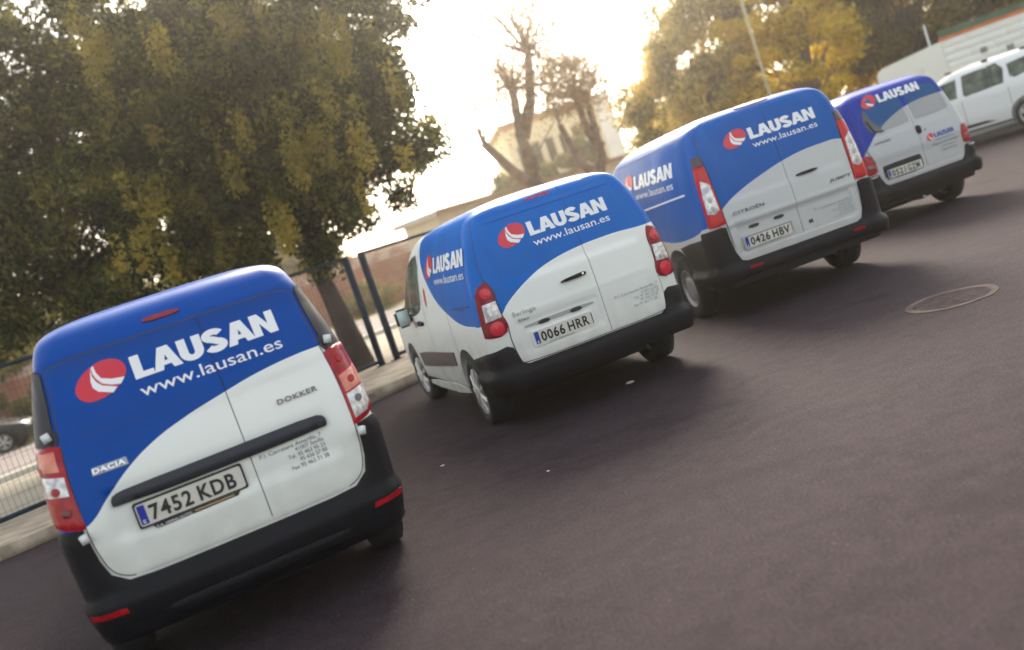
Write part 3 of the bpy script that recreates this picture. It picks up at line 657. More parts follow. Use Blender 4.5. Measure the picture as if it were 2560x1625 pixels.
# ---------------------------------------------------------------- van 3: taller, plate 0426 HBV
def van_jumpy():
    lv = livery("paint_blue_white_tall_van", [(-1, .93), (-.86, .95), (-.70, 1.075), (-.656, 1.106), (-.483, 1.189), (-.235, 1.270), (.055, 1.341), (.335, 1.376), (.591, 1.378), (.742, 1.350), (1, 1.34)],
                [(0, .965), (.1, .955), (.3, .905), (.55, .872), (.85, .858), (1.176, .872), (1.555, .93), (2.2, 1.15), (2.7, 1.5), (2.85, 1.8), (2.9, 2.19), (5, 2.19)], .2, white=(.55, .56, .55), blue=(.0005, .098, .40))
    rel = bumps(rbox(-.61, .64, 1.13, 1.90, .03, -.012), lambda x, z: -.028 * ss(.915, .845, z) * (1 - ss(.62, .70, abs(x))) + .008 * math.exp(-((z - .905) / .02) ** 2))
    sh = Shell(W=[(.31, .875), (.4, .895), (.7, .905), (1.0, .902), (1.25, .885), (1.5, .855), (1.7, .815), (1.82, .785), (1.90, .735), (1.95, .66), (1.98, .56), (2.005, .40), (2.015, .2)],
               Y=[(.2, .05), (.5, .01), (.9, .01), (1.1, .02), (1.4, .05), (1.7, .10), (1.82, .13), (1.90, .17), (1.96, .26), (1.995, .45), (2.015, .9)],
               Fr=[(.2, 4.7), (.6, 4.82), (.95, 4.75), (1.12, 4.4), (1.22, 4.0), (1.3, 3.8), (1.85, 3.05), (1.95, 2.7), (2.015, 2.2)], D=.045, rc=.11, relief=rel, sink=sinkf(.62, .58, 1.86, .045))
    r = empty("delivery_van", (2.988, 9.2885, 0), RAD(7.51))
    tag(r, "tallest blue and white van with long upright tail lamps and plate 0426 HBV", "van", "blue and white company vans parked in a row")
    sh.body("body", lv, r, [(s_ * .90, y, .36, .42, .36) for s_ in (1, -1) for y in (1.0, 4.0)])
    half = [(0, 1.935), (.40, 1.930), (.64, 1.912), (.70, 1.86), (.716, 1.75), (.722, 1.62), (.708, 1.5), (.700, 1.30), (.698, 1.11), (.695, .95), (.690, .85), (.685, .72), (.660, .60), (.640, .55), (.60, .540), (0, .540)]
    rear_doors(sh, r, half, .03, lv, .013)
    patch("brake_light", [(-.02, 1.958), (.34, 1.958), (.34, 1.985), (-.02, 1.985)], lambda t, z, o=0., rel=True: sh.R(t - .15, z, o, False), .012, mat("pale_red_lens", (.40, .03, .04), .3), r, .03, .015, 1)
    fb = lambda t, z, off=0., rel=True: sh.R(t, z, off + .05 * ss(.535, .48, z) + .015 * ss(.69, .73, abs(t)), False)
    P = sym([(0, .528), (.60, .528), (.655, .548), (.69, .64), (.712, .80), (.716, .90), (.76, .915), (.905, .905), (.93, .845), (1.25, .825), (1.50, .795), (1.42, .70), (1.35, .58), (1.29, .40), (.9, .36), (.6, .39), (0, .40)])
    bp = patch("rear_bumper", P, fb, .016, PLASTIC, r, .03, .03, 0, .008)
    patch("reflector", [(-.62, .478), (-.49, .478), (-.49, .455), (-.62, .455)], fb, .024, RED, bp, .04, .01, 0)
    patch("reflector", [(.62, .478), (.49, .478), (.49, .455), (.62, .455)], fb, .024, RED, bp, .04, .01, 0)
    for s_ in (-1, 1):
        x = s_
        TL = [(.722, 1.53), (.815, 1.535), (.835, 1.4), (.85, 1.2), (.86, 1.0), (.862, .935), (.80, .925), (.706, .935), (.708, 1.05), (.712, 1.25), (.716, 1.4)]
        patch("lamp_cap", [(x * a, b_) for a, b_ in [(.722, 1.537), (.815, 1.54), (.795, 1.635), (.726, 1.63)]], sh.R, .018, mat("brown_cap", (.07, .03, .035), .3), r, .03, .02, 0)
        tl = patch("tail_light", [(x * a, b_) for a, b_ in TL], sh.R, .022, mat("vivid_red_lens", (.50, .006, .012), .25, coat=.1, spec=.3), r, .02, .02, 0, .006)
        patch("reversing_lens", [(x * a, b_) for a, b_ in [(.735, 1.34), (.80, 1.40), (.825, 1.25), (.835, 1.07), (.78, 1.05), (.725, 1.08)]], sh.R, .028, CLEAR, tl, .02, .005, 0)
        for b_ in (1.30, 1.20, 1.11): patch("bulb", [(x * .78 + .024 * math.cos(t), b_ + .028 * math.sin(t)) for t in np.linspace(0, 2 * math.pi, 14)[:-1]], sh.R, .032, STEEL, tl, .03, .004, 0)
    brand_art(r, sh.R, -.190, 1.632, .72, .114, .0165)
    p, fl = plate(r, sh.R, -.326, .695, "0426 HBV", .02, frame=mat("plate_edge_grey", (.4, .4, .4), .5))
    patch("plate_corner_mark", [(-.082, .742), (-.075, .742), (-.075, .648), (-.082, .648)], fl, .012, BLACKP, p, .2, 0, 0, 0)
    patch("plate_top_line", [(-.57, .745), (-.075, .745), (-.075, .750), (-.57, .750)], fl, .012, BLACKP, p, .2, 0, 0, 0)
    place("plate_holder_print", word_font("citroen hispalis"), fl, -.46, .632, .25, .018, .0115, TXTD, p)
    for cx in (-.442, -.175): patch("plate_light", [(cx - .05, .815), (cx + .05, .815), (cx + .055, .848), (cx - .055, .848)], sh.R, .026, BLACKP, r, .05, .012, 1)
    h = patch("door_handle", [(.118, 1.146), (.34, 1.146), (.345, 1.172), (.118, 1.172)], sh.R, .045, PLASTIC, r, .03, .04, 1, .006)
    place("badge", word_font("CITROËN", .02, 1.15), sh.R, -.614, .985, .325, .045, .0165, mat("badge_smoke", (.12, .12, .13), .3, .6), r, thick=.004)
    place("badge", word_font("hdi", .0, 1.1), sh.R, -.622, .908, .10, .03, .0165, STEEL, r, thick=.003)
    place("badge", word_font("JUMPY", .015, 1.1), sh.R, .424, .985, .245, .038, .0165, mat("badge_smoke", (.12, .12, .13), .3, .6), r, sx=1, shear=.01, thick=.004)
    for dx in (0, .024): patch("lock", [(.112 + dx, .668), (.131 + dx, .668), (.131 + dx, .705), (.112 + dx, .705)], sh.R, .018, BLACKP, r, .03, .003, 0)
    g = mat("faded_print", (.30, .33, .34), .5)
    address_lines(r, sh.R, [(ADDR[0], .645, .765, .45, .038), (ADDR[1], .645, .73, .19, .036), (ADDR[2], .64, .698, .26, .036), (ADDR[3], .63, .666, .18, .036), (ADDR[4], .62, .634, .24, .036)], .0165, g)
    wheels(r, [(s_ * .835, y) for s_ in (1, -1) for y in (1.0, 4.0)], .335, .205, .21, 'steel')
    front_end(sh, r, 1.28, 1.80, 1.15)
    for s_ in (-1, 1):
        f = sh.S(s_)
        patch("cab_window", [(3.0, 1.75), (3.0, 1.22), (3.95, 1.20), (3.3, 1.72)], f, .005, GLASS, r, .05, .006, 1)
        patch("sliding_rail", [(.38, 1.325), (1.95, 1.268), (1.95, 1.250), (.38, 1.307)], f, .012, TXTW, r, .06, .012, 0)
        patch("sill_trim", [(1.5, .42), (1.5, .26), (3.5, .26), (3.5, .42)], f, .012, PLASTIC, r, .06, .012, 1)
        for yy in (2.95, 1.62): patch("door_gap", [(yy, .42), (yy + .008, .42), (yy + .008, 1.8), (yy, 1.8)], f, .002, SEAL, r, .08, 0, 0, 0)
        patch("roof_rail_gap", [(.3, 1.86), (2.9, 1.83), (2.9, 1.822), (.3, 1.852)], f, .002, SEAL, r, .08, 0, 0, 0)
        if s_ < 0: brand_art(r, f, 1.93, 1.522, 1.33, .15, .004, -1, logo_w=1.2)
        else: brand_art(r, f, .85, 1.522, 1.2, .15, .004, 1, logo_w=1.0)
    mirrors(sh, r, 3.55, 1.25, (.16, .12, .22), MGLASS, .12)
    box("chassis", (0, 2.4, .30), (1.2, 3.8, .14), DARK, r, .04)
    return r

# ---------------------------------------------------------------- van 4: older, plate 0521 GZM
def van_berlingo_old():
    lv = livery("paint_blue_white_far_van", [(-1, .86), (-.84, .88), (-.78, .94), (-.741, 1.006), (-.585, 1.151), (-.442, 1.250), (-.237, 1.348), (.071, 1.436), (.315, 1.464), (.532, 1.466), (.805, 1.450), (1, 1.44)],
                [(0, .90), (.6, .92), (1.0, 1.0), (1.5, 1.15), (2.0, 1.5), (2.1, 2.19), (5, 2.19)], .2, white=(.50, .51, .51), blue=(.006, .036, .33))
    rel = bumps(rbox(-.60, .60, 1.16, 1.66, .03, -.008), lambda x, z: -.016 * ss(.92, .80, z) * (1 - ss(.60, .68, abs(x))))
    sh = Shell(W=[(.28, .79), (.4, .82), (.6, .835), (.9, .832), (1.1, .815), (1.35, .77), (1.55, .725), (1.68, .685), (1.75, .63), (1.79, .55), (1.82, .40), (1.83, .2)],
               Y=[(.2, .05), (.5, .0), (.9, .01), (1.1, .04), (1.35, .10), (1.55, .16), (1.68, .21), (1.75, .28), (1.80, .45), (1.83, .8)],
               Fr=[(.2, 4.0), (.6, 4.12), (.85, 4.05), (.98, 3.75), (1.06, 3.4), (1.12, 3.2), (1.7, 2.5), (1.78, 2.2), (1.83, 1.8)], D=.03, rc=.12, bow=.05, relief=rel, sink=sinkf(.60, .58, 1.62))
    r = empty("delivery_van", (5.706, 12.237, 0), RAD(11.8))
    tag(r, "farthest blue and white van with grey rear windows and plate 0521 GZM", "van", "blue and white company vans parked in a row")
    sh.body("body", lv, r, [(s_ * .82, y, .30, .35, .34) for s_ in (1, -1) for y in (.72, 3.40)])
    half = [(0, 1.728), (.40, 1.724), (.60, 1.700), (.655, 1.64), (.69, 1.46), (.715, 1.25), (.722, 1.08), (.700, 1.0), (.665, .92), (.650, .82), (.645, .70), (.62, .60), (.575, .552), (0, .552)]
    rear_doors(sh, r, half, .04, lv)
    # door windows: glass with the same wrap printed over it, partly bare
    gl = livery("wrapped_rear_window", [(-1, .88), (-.741, 1.006), (-.585, 1.151), (-.442, 1.250), (-.237, 1.348), (.071, 1.436), (.315, 1.464), (.532, 1.466), (.805, 1.450), (1, 1.44)], [(0, .90), (2.1, 2.1), (5, 2.19)], 2., white=(.36, .36, .36), blue=(.008, .085, .25), rough=.12)
    patch("rear_window", [(-.575, 1.21), (-.02, 1.222), (.012, 1.25), (.012, 1.62), (-.03, 1.655), (-.50, 1.64), (-.545, 1.58)], sh.R, .0155, gl, r, .03, .006, 1)
    patch("rear_window", [(.10, 1.222), (.60, 1.228), (.635, 1.28), (.60, 1.55), (.55, 1.63), (.12, 1.655), (.085, 1.62), (.085, 1.25)], sh.R, .0155, gl, r, .03, .006, 1)
    patch("bare_window_edge", [(-.54, 1.56), (-.505, 1.50), (-.485, 1.36), (-.36, 1.232), (-.555, 1.225), (-.585, 1.32), (-.58, 1.45)], sh.R, .018, mat("smoked_glass", (.04, .04, .045), .12, coat=.6), r, .03, .003, 1)
    tube_bm = bmesh.new(); tube(tube_bm, [sh.R(-.40, 1.215, .03), sh.R(-.52, 1.23, .035), sh.R(-.56, 1.40, .035)], [.010, .009, .006], 6); from_bm("rear_wiper", tube_bm, PLASTIC, r)
    fb = lambda t, z, off=0., rel=True: sh.R(t, z, off + .05 * ss(.545, .49, z) + .02 * ss(.66, .72, abs(t)), False)
    P = sym([(0, .54), (.57, .54), (.61, .575), (.64, .64), (.66, .70), (.70, .715), (.86, .705), (1.0, .67), (1.09, .62), (1.03, .40), (.80, .36), (.5, .345), (0, .345)])
    bp = patch("rear_bumper", P, fb, .016, PLASTIC, r, .03, .03, 0, .008)
    patch("bumper_top_strip", [(.70, .700), (.84, .695), (.84, .685), (.70, .690)], fb, .028, TXTW, bp, .05, .004, 0)
    patch("bumper_top_strip", [(-.70, .700), (-.84, .695), (-.84, .685), (-.70, .690)], fb, .028, TXTW, bp, .05, .004, 0)
    for s_ in (-1, 1):
        x = s_
        TL = [(.735, .985), (.70, .965), (.672, .88), (.660, .80), (.662, .735), (.80, .725), (.86, .73), (.86, .85), (.83, .97)]
        tl = patch("tail_light", [(x * a, b_) for a, b_ in TL], sh.R, .020, RED, r, .02, .02, 1, .006)
        patch("reversing_lens", [(x * a, b_) for a, b_ in [(.69, .85), (.80, .855), (.80, .79), (.68, .785)]], sh.R, .026, mat("smoky_pink_lens", (.22, .05, .07), .2), tl, .02, .004, 0)
    brand_art(r, sh.R, -.275, 1.575, .63, .105, .0235, url=False, hollow=True)
    e = patch("emblem_centre", [(-.41 + .04 * math.cos(t), 1.635 + .028 * math.sin(t)) for t in np.linspace(0, 6.28, 16)[:-1]], sh.R, .0265, mat("emblem_blue", (.008, .07, .25), .3), r, .03, 0, 0, 0)
    patch("plate_recess", [(-.585, .60), (-.585, .775), (-.56, .795), (-.04, .80), (-.01, .78), (-.01, .60)], sh.R, .0155, DARK, r, .04, .004, 1)
    p, fl = plate(r, sh.R, -.292, .672, "0521 GZM", .012)
    patch("door_handle", [(.032, 1.035), (.10, 1.035), (.108, 1.14), (.032, 1.145)], sh.R, .03, PLASTIC, r, .03, .03, 1, .006)
    patch("lock", [(.16 + .012 * math.cos(t), 1.06 + .012 * math.sin(t)) for t in np.linspace(0, 6.28, 12)[:-1]], sh.R, .018, BLACKP, r, .03, .003, 0)
    def L(Pn, u0, v0, lw, lh): return [(u0 + (a + .242) * lw, v0 + (c - 1.432) * lh) for a, c in Pn]
    patch("small_emblem", L(chaikin(LOGO_E, 2), .247, .925, .42, .48), sh.R, .0155, TXTR, r, .03, 0, 0, 0)
    patch("small_emblem_stripe", L(LOGO_2, .247, .925, .42, .48), sh.R, .017, TXTW, r, .05, 0, 0, 0)
    place("small_lettering", word_heavy("LAUSAN"), sh.R, .247, .925, .31, .058, .0155, PLATEB, r)
    place("small_web_address", word_font("www.lausan.es"), sh.R, .25, .885, .29, .028, .0155, PLATEB, r)
    address_lines(r, sh.R, [("Poligono Ind. Amarilla", .59, .825, .40, .042), ("C/ B, Nave 7", .56, .775, .26, .042), ("41007 SEVILLA", .56, .725, .26, .042)], .0155)
    place("badge", word_font("CITROËN", .02, 1.1), sh.R, -.585, 1.075, .225, .034, .0155, TXTD, r, thick=.003)
    wheels(r, [(s_ * .755, y) for s_ in (1, -1) for y in (.72, 3.40)], .30, .19, .20, 'steel')
    front_end(sh, r, 1.13, 1.62, .98)
    for s_ in (-1, 1):
        f = sh.S(s_)
        patch("cab_window", [(2.1, 1.55), (2.1, 1.10), (3.05, 1.08), (2.55, 1.52)], f, .005, GLASS, r, .05, .006, 1)
        patch("sill_trim", [(1.1, .40), (1.1, .26), (3.0, .26), (3.0, .40)], f, .012, PLASTIC, r, .06, .012, 1)
        patch("door_gap", [(2.02, .36), (2.028, .36), (2.028, 1.66), (2.02, 1.66)], f, .002, SEAL, r, .08, 0, 0, 0)
    mirrors(sh, r, 2.6, 1.08, (.14, .12, .18), MGLASS, .10)
    tb = bmesh.new(); tube(tb, [(-.1, .05, .24), (-.1, .6, .24), (-.35, .8, .28)], .025, 8); from_bm("exhaust_pipe", tb, STEEL, r)
    box("chassis", (0, 2.0, .26), (1.1, 3.3, .12), DARK, r, .04)
    return r
van_dokker(); van_berlingo(); van_jumpy(); van_berlingo_old()

# ---------------------------------------------------------------- passenger cars
def estate(name, pos, yaw, paint, label, cat, dark=False):
    sh = Shell(W=[(.22, .78), (.4, .84), (.6, .87), (.95, .875), (1.07, .86), (1.28, .80), (1.48, .745), (1.58, .70), (1.65, .62), (1.70, .48), (1.72, .2)],
               Y=[(.22, .08), (.5, .0), (.95, .03), (1.15, .10), (1.38, .20), (1.58, .32), (1.66, .42), (1.70, .6), (1.72, .9)],
               Fr=[(.22, 4.35), (.55, 4.45), (.75, 4.38), (.85, 4.1), (.97, 3.7), (1.06, 3.45), (1.58, 2.65), (1.68, 2.2), (1.72, 1.8)], D=.03, rc=.16)
    r = empty(name, pos, yaw); tag(r, label, cat)
    sh.body("body", paint, r, [(s_ * .84, y, .33, .385, .34) for s_ in (1, -1) for y in (.85, 3.55)])
    for s_ in (-1, 1):
        f = sh.S(s_)
        fr = [(1.22, 1.135), (2.06, 1.09), (2.04, 1.50), (1.32, 1.535), (1.21, 1.40)]
        patch("window_frame", grow(fr, .03), f, .003, SEAL, r, .05, .004, 0)
        patch("rear_door_window", [(1.46, 1.125), (2.05, 1.095), (2.03, 1.49), (1.46, 1.52)], f, .006, TINT, r, .05, .004, 0)
        patch("rear_door_window", [(1.24, 1.14), (1.42, 1.13), (1.42, 1.52), (1.33, 1.52), (1.23, 1.40)], f, .006, TINT, r, .05, .004, 0)
        patch("quarter_window", [(.38, 1.24), (.98, 1.15), (1.07, 1.20), (1.10, 1.47), (.58, 1.52)], f, .006, TINT, r, .05, .004, 0)
        patch("front_door_window", [(2.20, 1.09), (3.15, 1.06), (2.62, 1.46), (2.18, 1.50)], f, .006, TINT, r, .05, .004, 0)
        patch("sill_cladding", [(1.55, .38), (2.9, .36), (2.95, .45), (1.75, .43)], f, .012, PLASTIC, r, .05, .01, 0)
        patch("lower_trim", [(1.22, .27), (3.15, .27), (3.15, .31), (1.22, .31)], f, .014, PLASTIC, r, .06, .012, 0)
        for yy in (1.14, 2.12): patch("door_gap", [(yy, .40), (yy + .008, .40), (yy + .008, 1.0), (yy, 1.0)], f, .002, SEAL, r, .08, 0, 0, 0)
        for yy in (1.30, 2.3): patch("door_handle", [(yy, .90), (yy + .19, .90), (yy + .19, .925), (yy, .925)], f, .02, paint, r, .05, .02, 0)
        x = s_ * .66
        for ya in (.75, 1.55, 2.35):
            box("roof_rail_foot", (x * .93, ya, 1.685), (.035, .14, .05), PLASTIC, r, .01)
        bm = bmesh.new(); tube(bm, [(x * .93, .7, 1.70), (x * .93, 1.5, 1.715), (x * .93, 2.4, 1.70)], .014, 8); from_bm("roof_rail", bm, PLASTIC if dark else ALLOY, r, True)
        patch("tail_light", [(s_ * a, b_) for a, b_ in [(.62, 1.0), (.95, 1.0), (.95, .75), (.64, .75)]], sh.R, .012, RED, r, .03, .01, 1)
    patch("rear_window", [(-.55, 1.1), (.55, 1.1), (.5, 1.45), (-.5, 1.45)], sh.R, .006, GLASS, r, .05, .006, 1)
    patch("rear_bumper", [(-1.2, .30), (1.2, .30), (1.2, .5), (-1.2, .5)], sh.R, .02, PLASTIC, r, .05, .02, 0)
    front_end(sh, r, 1.07, 1.56, .90)
    mirrors(sh, r, 2.85, 1.02, (.14, .12, .14), MGLASS, .1)
    wheels(r, [(s_ * .775, y) for s_ in (1, -1) for y in (.85, 3.55)], .325, .225, .20, 'five')
    return r
a = RAD(43); lx, ly = -.80, .85
P0 = Vector((11.98 - (lx * math.cos(a) - ly * math.sin(a)), 20.3 - (lx * math.sin(a) + ly * math.cos(a)), .05))
estate("parked_car", P0, a, mat("white_paint", (.82, .85, .84), .3, 0, 0, spec=.3), "white estate car with silver five-spoke wheels parked by the white wall at the right edge", "car")
a = RAD(-78); lx, ly = .80, 3.55
P1 = Vector((-16.7 - (lx * math.cos(a) - ly * math.sin(a)), 30.7 - (lx * math.sin(a) + ly * math.cos(a)), 0))
estate("parked_car", P1, a, mat("dark_paint", (.008, .008, .010), .3, 0, .2), "dark car on the road behind the fence at the left edge, nose to the right", "car", True)

# ---------------------------------------------------------------- ground and setting (fence frame: u along the row, v away from the camera)
UV = lambda u, v, z=0.: Vector((.7314 * u - .6820 * v, 17.76 + .6820 * u + .7314 * v, z))
def asphalt(name, c1, c2, scale=1., rough=.85):
    m = bpy.data.materials.new(name); m.use_nodes = True; n = m.node_tree; b = n.nodes["Principled BSDF"]
    tc = n.nodes.new("ShaderNodeTexCoord"); L = n.links.new
    def noise(s, d=8, r=.55):
        k = n.nodes.new("ShaderNodeTexNoise"); k.inputs['Scale'].default_value = s; k.inputs['Detail'].default_value = d; k.inputs['Roughness'].default_value = r
        L(tc.outputs['Object'], k.inputs[0]); return k.outputs[0]
    def rng_(x, a, c, o0=0., o1=1.):
        k = n.nodes.new("ShaderNodeMapRange"); L(x, k.inputs[0]); k.inputs[1].default_value = a; k.inputs[2].default_value = c; k.inputs[3].default_value = o0; k.inputs[4].default_value = o1; return k.outputs[0]
    def mix(f, a, c, mode='MIX'):
        k = n.nodes.new("ShaderNodeMix"); k.data_type = 'RGBA'; k.blend_type = mode
        if isinstance(f, float): k.inputs[0].default_value = f
        else: L(f, k.inputs[0])
        for i, v in ((6, a), (7, c)):
            if isinstance(v, tuple): k.inputs[i].default_value = (*v, 1)
            else: L(v, k.inputs[i])
        return k.outputs[2]
    base = mix(rng_(noise(.35 * scale, 6), .35, .65), c1, c2)
    base = mix(rng_(noise(2.3 * scale, 8, .65), .4, .7), base, tuple(c * 1.28 for c in c2))
    base = mix(rng_(noise(8 * scale, 6, .7), .40, .64, 0., .9), base, tuple(c * 1.6 for c in c2))
    base = mix(rng_(noise(70, 4, .8), .47, .62, 0., .75), base, tuple(min(1, c * 3.0) for c in c2))
    base = mix(rng_(noise(60, 2), .55, .7, 0., .5), base, tuple(c * .45 for c in c1))
    mp = n.nodes.new("ShaderNodeMapping"); L(tc.outputs['Object'], mp.inputs[0]); mp.inputs['Rotation'].default_value = (0, 0, RAD(-35)); mp.inputs['Scale'].default_value = (.7, 2.6, 1)
    sk = n.nodes.new("ShaderNodeTexNoise"); sk.inputs['Scale'].default_value = 1.4; sk.inputs['Detail'].default_value = 5; L(mp.outputs[0], sk.inputs[0])
    base = mix(rng_(sk.outputs[0], .50, .68, 0., .28), base, tuple(c * 1.6 for c in c2))
    base = mix(rng_(sk.outputs[0], .46, .34, 0., .18), base, tuple(c * .75 for c in c1))
    # stray pale and dark stones
    vo = n.nodes.new("ShaderNodeTexVoronoi"); vo.inputs['Scale'].default_value = 34; L(tc.outputs['Object'], vo.inputs[0])
    sp = rng_(vo.outputs['Distance'], .10, .05); wn = n.nodes.new("ShaderNodeSeparateColor"); L(vo.outputs['Color'], wn.inputs[0])
    k = n.nodes.new("ShaderNodeMath"); k.operation = 'MULTIPLY'; L(sp, k.inputs[0]); L(rng_(wn.outputs[0], .93, .98), k.inputs[1])
    base = mix(k.outputs[0], base, (.34, .29, .27))
    # oil and tyre stains
    st = rng_(noise(.9, 3, .5), .60, .72, 0., .5); base = mix(st, base, tuple(c * .55 for c in c1))
    L(base, b.inputs['Base Color']); b.inputs['Roughness'].default_value = rough; b.inputs['Specular IOR Level'].default_value = .12
    bp = n.nodes.new("ShaderNodeBump"); bp.inputs['Strength'].default_value = .7; bp.inputs['Distance'].default_value = .012; L(noise(75, 5, .7), bp.inputs['Height']); L(bp.outputs[0], b.inputs['Normal'])
    return m
ASPH = asphalt("asphalt", (.0125, .0084, .0102), (.0235, .0163, .0195))
ROADM = asphalt("grey_road", (.12, .105, .10), (.15, .13, .125))
CONC = mat("pale_concrete", (.40, .33, .24), .85, bump=.4, bscale=40, vscale=3, col2=(.22, .17, .13))
KERB = mat("kerb_concrete", (.42, .34, .25), .85, bump=.5, bscale=50, vscale=5, col2=(.22, .175, .13))
SAND = mat("dry_earth", (.42, .33, .20), .95, bump=.4, bscale=20, vscale=.8, col2=(.30, .25, .13))
GRASSM = mat("dry_grass", (.30, .26, .07), .95, bump=.5, bscale=30, vscale=1.2, col2=(.20, .20, .06))
def sheet(name, P, z, m):
    return tag(obj(name, [(p[0], p[1], z) for p in P], [tuple(range(len(P)))], m), kind='structure')
sheet("ground", [(-420, -60), (420, -60), (420, 500), (-420, 500)], -.008, SAND)
sheet("asphalt_yard", [(-60, -50), (90, -50), (90, 60)] + [tuple(UV(20, 8)[:2]), tuple(UV(10, -1.0)[:2])] + [(-60, -30)], -.004, ASPH) if False else None
KP = [(-27.96, -10.9), (-10.85, 5.05), (-5.9, 9.72), (-3.9, 11.05), (-2.0, 12.42), (.2, 14.35), (4.2, 18.1), (9.5, 23.05), (40, 51.5)]
yard = [(-27.96, -60), (120, -60), (120, 60)] + [KP[-1]] + KP[::-1][1:]
sheet("asphalt_yard", yard, 0., ASPH)
# pavement with the fence on it, one step up
far = [tuple(UV(u, .9)[:2]) for u in (-40, 60)]
P = KP[:-1] + [tuple(UV(12, -2.6)[:2])] if False else KP
pv = [(x, y) for x, y in KP] + [tuple(UV(48, 1.0)[:2]), tuple(UV(-38, 1.0)[:2])]
bm = bmesh.new(); top = [bm.verts.new((x, y, -.022)) for x, y in pv]; f_ = bm.faces.new(top)
if f_.normal.z < 0: f_.normal_flip()
r_ = bmesh.ops.extrude_face_region(bm, geom=[f_]); bmesh.ops.translate(bm, vec=(0, 0, .14), verts=[v for v in r_['geom'] if isinstance(v, bmesh.types.BMVert)])
bmesh.ops.recalc_face_normals(bm, faces=bm.faces[:])
pave = tag(from_bm("pavement", bm, CONC), kind='structure')
# kerb stones laid along the edge
kerb = empty("kerb"); tag(kerb, kind='structure')
kme = None; acc = 0
for (a, b_) in zip(KP[1:-1], KP[2:]):
    A, B = Vector(a), Vector(b_); L_ = (B - A).length; n_ = max(1, int(round(min(L_, 22) / .98))); d = (B - A).normalized(); nn = Vector((-d.y, d.x))
    for k in range(n_):
        c = A + d * (k + .5) * (min(L_, 22) / n_) + nn * .12
        if kme is None:
            o = box("kerb_stone", (0, 0, 0), (.965, .28, .17), KERB, kerb, .015); kme = o.data
        else: o = bpy.data.objects.new("kerb_stone", kme); COL.objects.link(o); o.parent = kerb
        o.location = (c.x, c.y, .048 + random.uniform(-.003, .003)); o.rotation_euler = (0, 0, math.atan2(d.y, d.x) + random.uniform(-.004, .004))
q = lambda *uv: [tuple(UV(*a)[:2]) for a in uv]
sheet("verge", q((-60, 1.0), (90, 1.0), (90, 8.6), (-60, 8.6)), .004, mat("beige_gravel", (.40, .35, .27), .95, bump=.4, bscale=30, vscale=2, col2=(.31, .27, .20)))
sheet("road", q((-60, 8.85), (90, 8.85), (90, 20.5), (-60, 20.5)), .006, ROADM)
bm = bmesh.new(); 
for (va, vb) in ((8.6, 8.85),):
    vs_ = [bm.verts.new(UV(u, v, z)) for (u, v, z) in ((-60, va, .0), (90, va, .0), (90, vb, .0), (-60, vb, .0), (-60, va, .12), (90, va, .12), (90, vb, .12), (-60, vb, .12))]
    for t in ((4, 5, 6, 7), (0, 1, 5, 4), (1, 2, 6, 5), (2, 3, 7, 6), (3, 0, 4, 7)): bm.faces.new([vs_[i] for i in t])
bmesh.ops.recalc_face_normals(bm, faces=bm.faces[:])
tag(from_bm("road_edge", bm, mat("white_kerb_paint", (.62, .58, .52), .8)), kind='structure')
sheet("grass_strip", q((-60, 20.5), (90, 20.5), (90, 60), (-60, 60)), .004, GRASSM)

# ---------------------------------------------------------------- blue fence
BLUEF = mat("fence_blue", (.004, .018, .040), .6, 0, 0, spec=.2, var=.25, vscale=6)
WIRE = mat("fence_wire", (.018, .035, .05), .7)
FANG = math.atan2(.6820, .7314)
def fence_panel(u0, u1, label, vertical_posts=(True, True)):
    r = empty("fence_panel", UV(u0, 0, .118), FANG); tag(r, label, "fence", "panels of the blue mesh fence")
    L_ = u1 - u0; hgt = 1.86
    for x in (0.045, L_ - .045): box("post", (x, 0, hgt / 2 + .015), (.09, .09, hgt + .03), BLUEF, r, .008)
    for x in (0.045, L_ - .045): box("base_plate", (x, 0, .006), (.2, .16, .012), BLUEF, r, .002)
    box("top_rail", (L_ / 2, 0, hgt + .0), (L_ - .19, .05, .05), BLUEF, r, .006)
    box("bottom_rail", (L_ / 2, 0, .075), (L_ - .19, .05, .06), BLUEF, r, .006)
    vs, fs = [], []
    def wire(a, c, t=.0018):
        a, c = Vector(a), Vector(c); d = (c - a).normalized(); p = Vector((0, t, 0)); q_ = d.cross(Vector((0, 1, 0))) * t; b0 = len(vs)
        for e in (a, c):
            for s1, s2 in ((1, 1), (-1, 1), (-1, -1), (1, -1)): vs.append(e + p * s1 + q_ * s2)
        for k in range(4): fs.append((b0 + k, b0 + (k + 1) % 4, b0 + 4 + (k + 1) % 4, b0 + 4 + k))
    x = .12
    while x < L_ - .1: wire((x, 0, .10), (x, 0, hgt - .02)); x += .068
    z = .15
    while z < hgt - .03: wire((.09, .006, z), (L_ - .09, .006, z)); z += .155
    tag(obj("wire_mesh", vs, fs, WIRE, r), kind='stuff')
    return r
us = [-.05 - 2.62 * k - 3.0 for k in range(0, 9)]
edges = [(-17.6, -14.95), (-14.9, -12.25), (-12.2, -9.55), (-9.5, -6.2), (-6.15, -3.02), (-2.78, 0.35), (.40, 3.4), (3.45, 6.4), (6.45, 9.4), (9.45, 12.4), (12.45, 15.4)]
FL = {3: "blue mesh fence panel left of the nearest van, over the kerb at the left edge", 4: "blue mesh fence panel between the nearest van and the gate posts, under the big tree", 5: "blue mesh fence panel right of the double posts, behind the second van's mirror"}
FR = "blue mesh fence panel"
for i, (a, b_) in enumerate(edges):
    if i < 3 or i > 6: continue
    fence_panel(a, b_, FL.get(i, "blue mesh fence panel hidden behind the second van, farthest along the fence"))

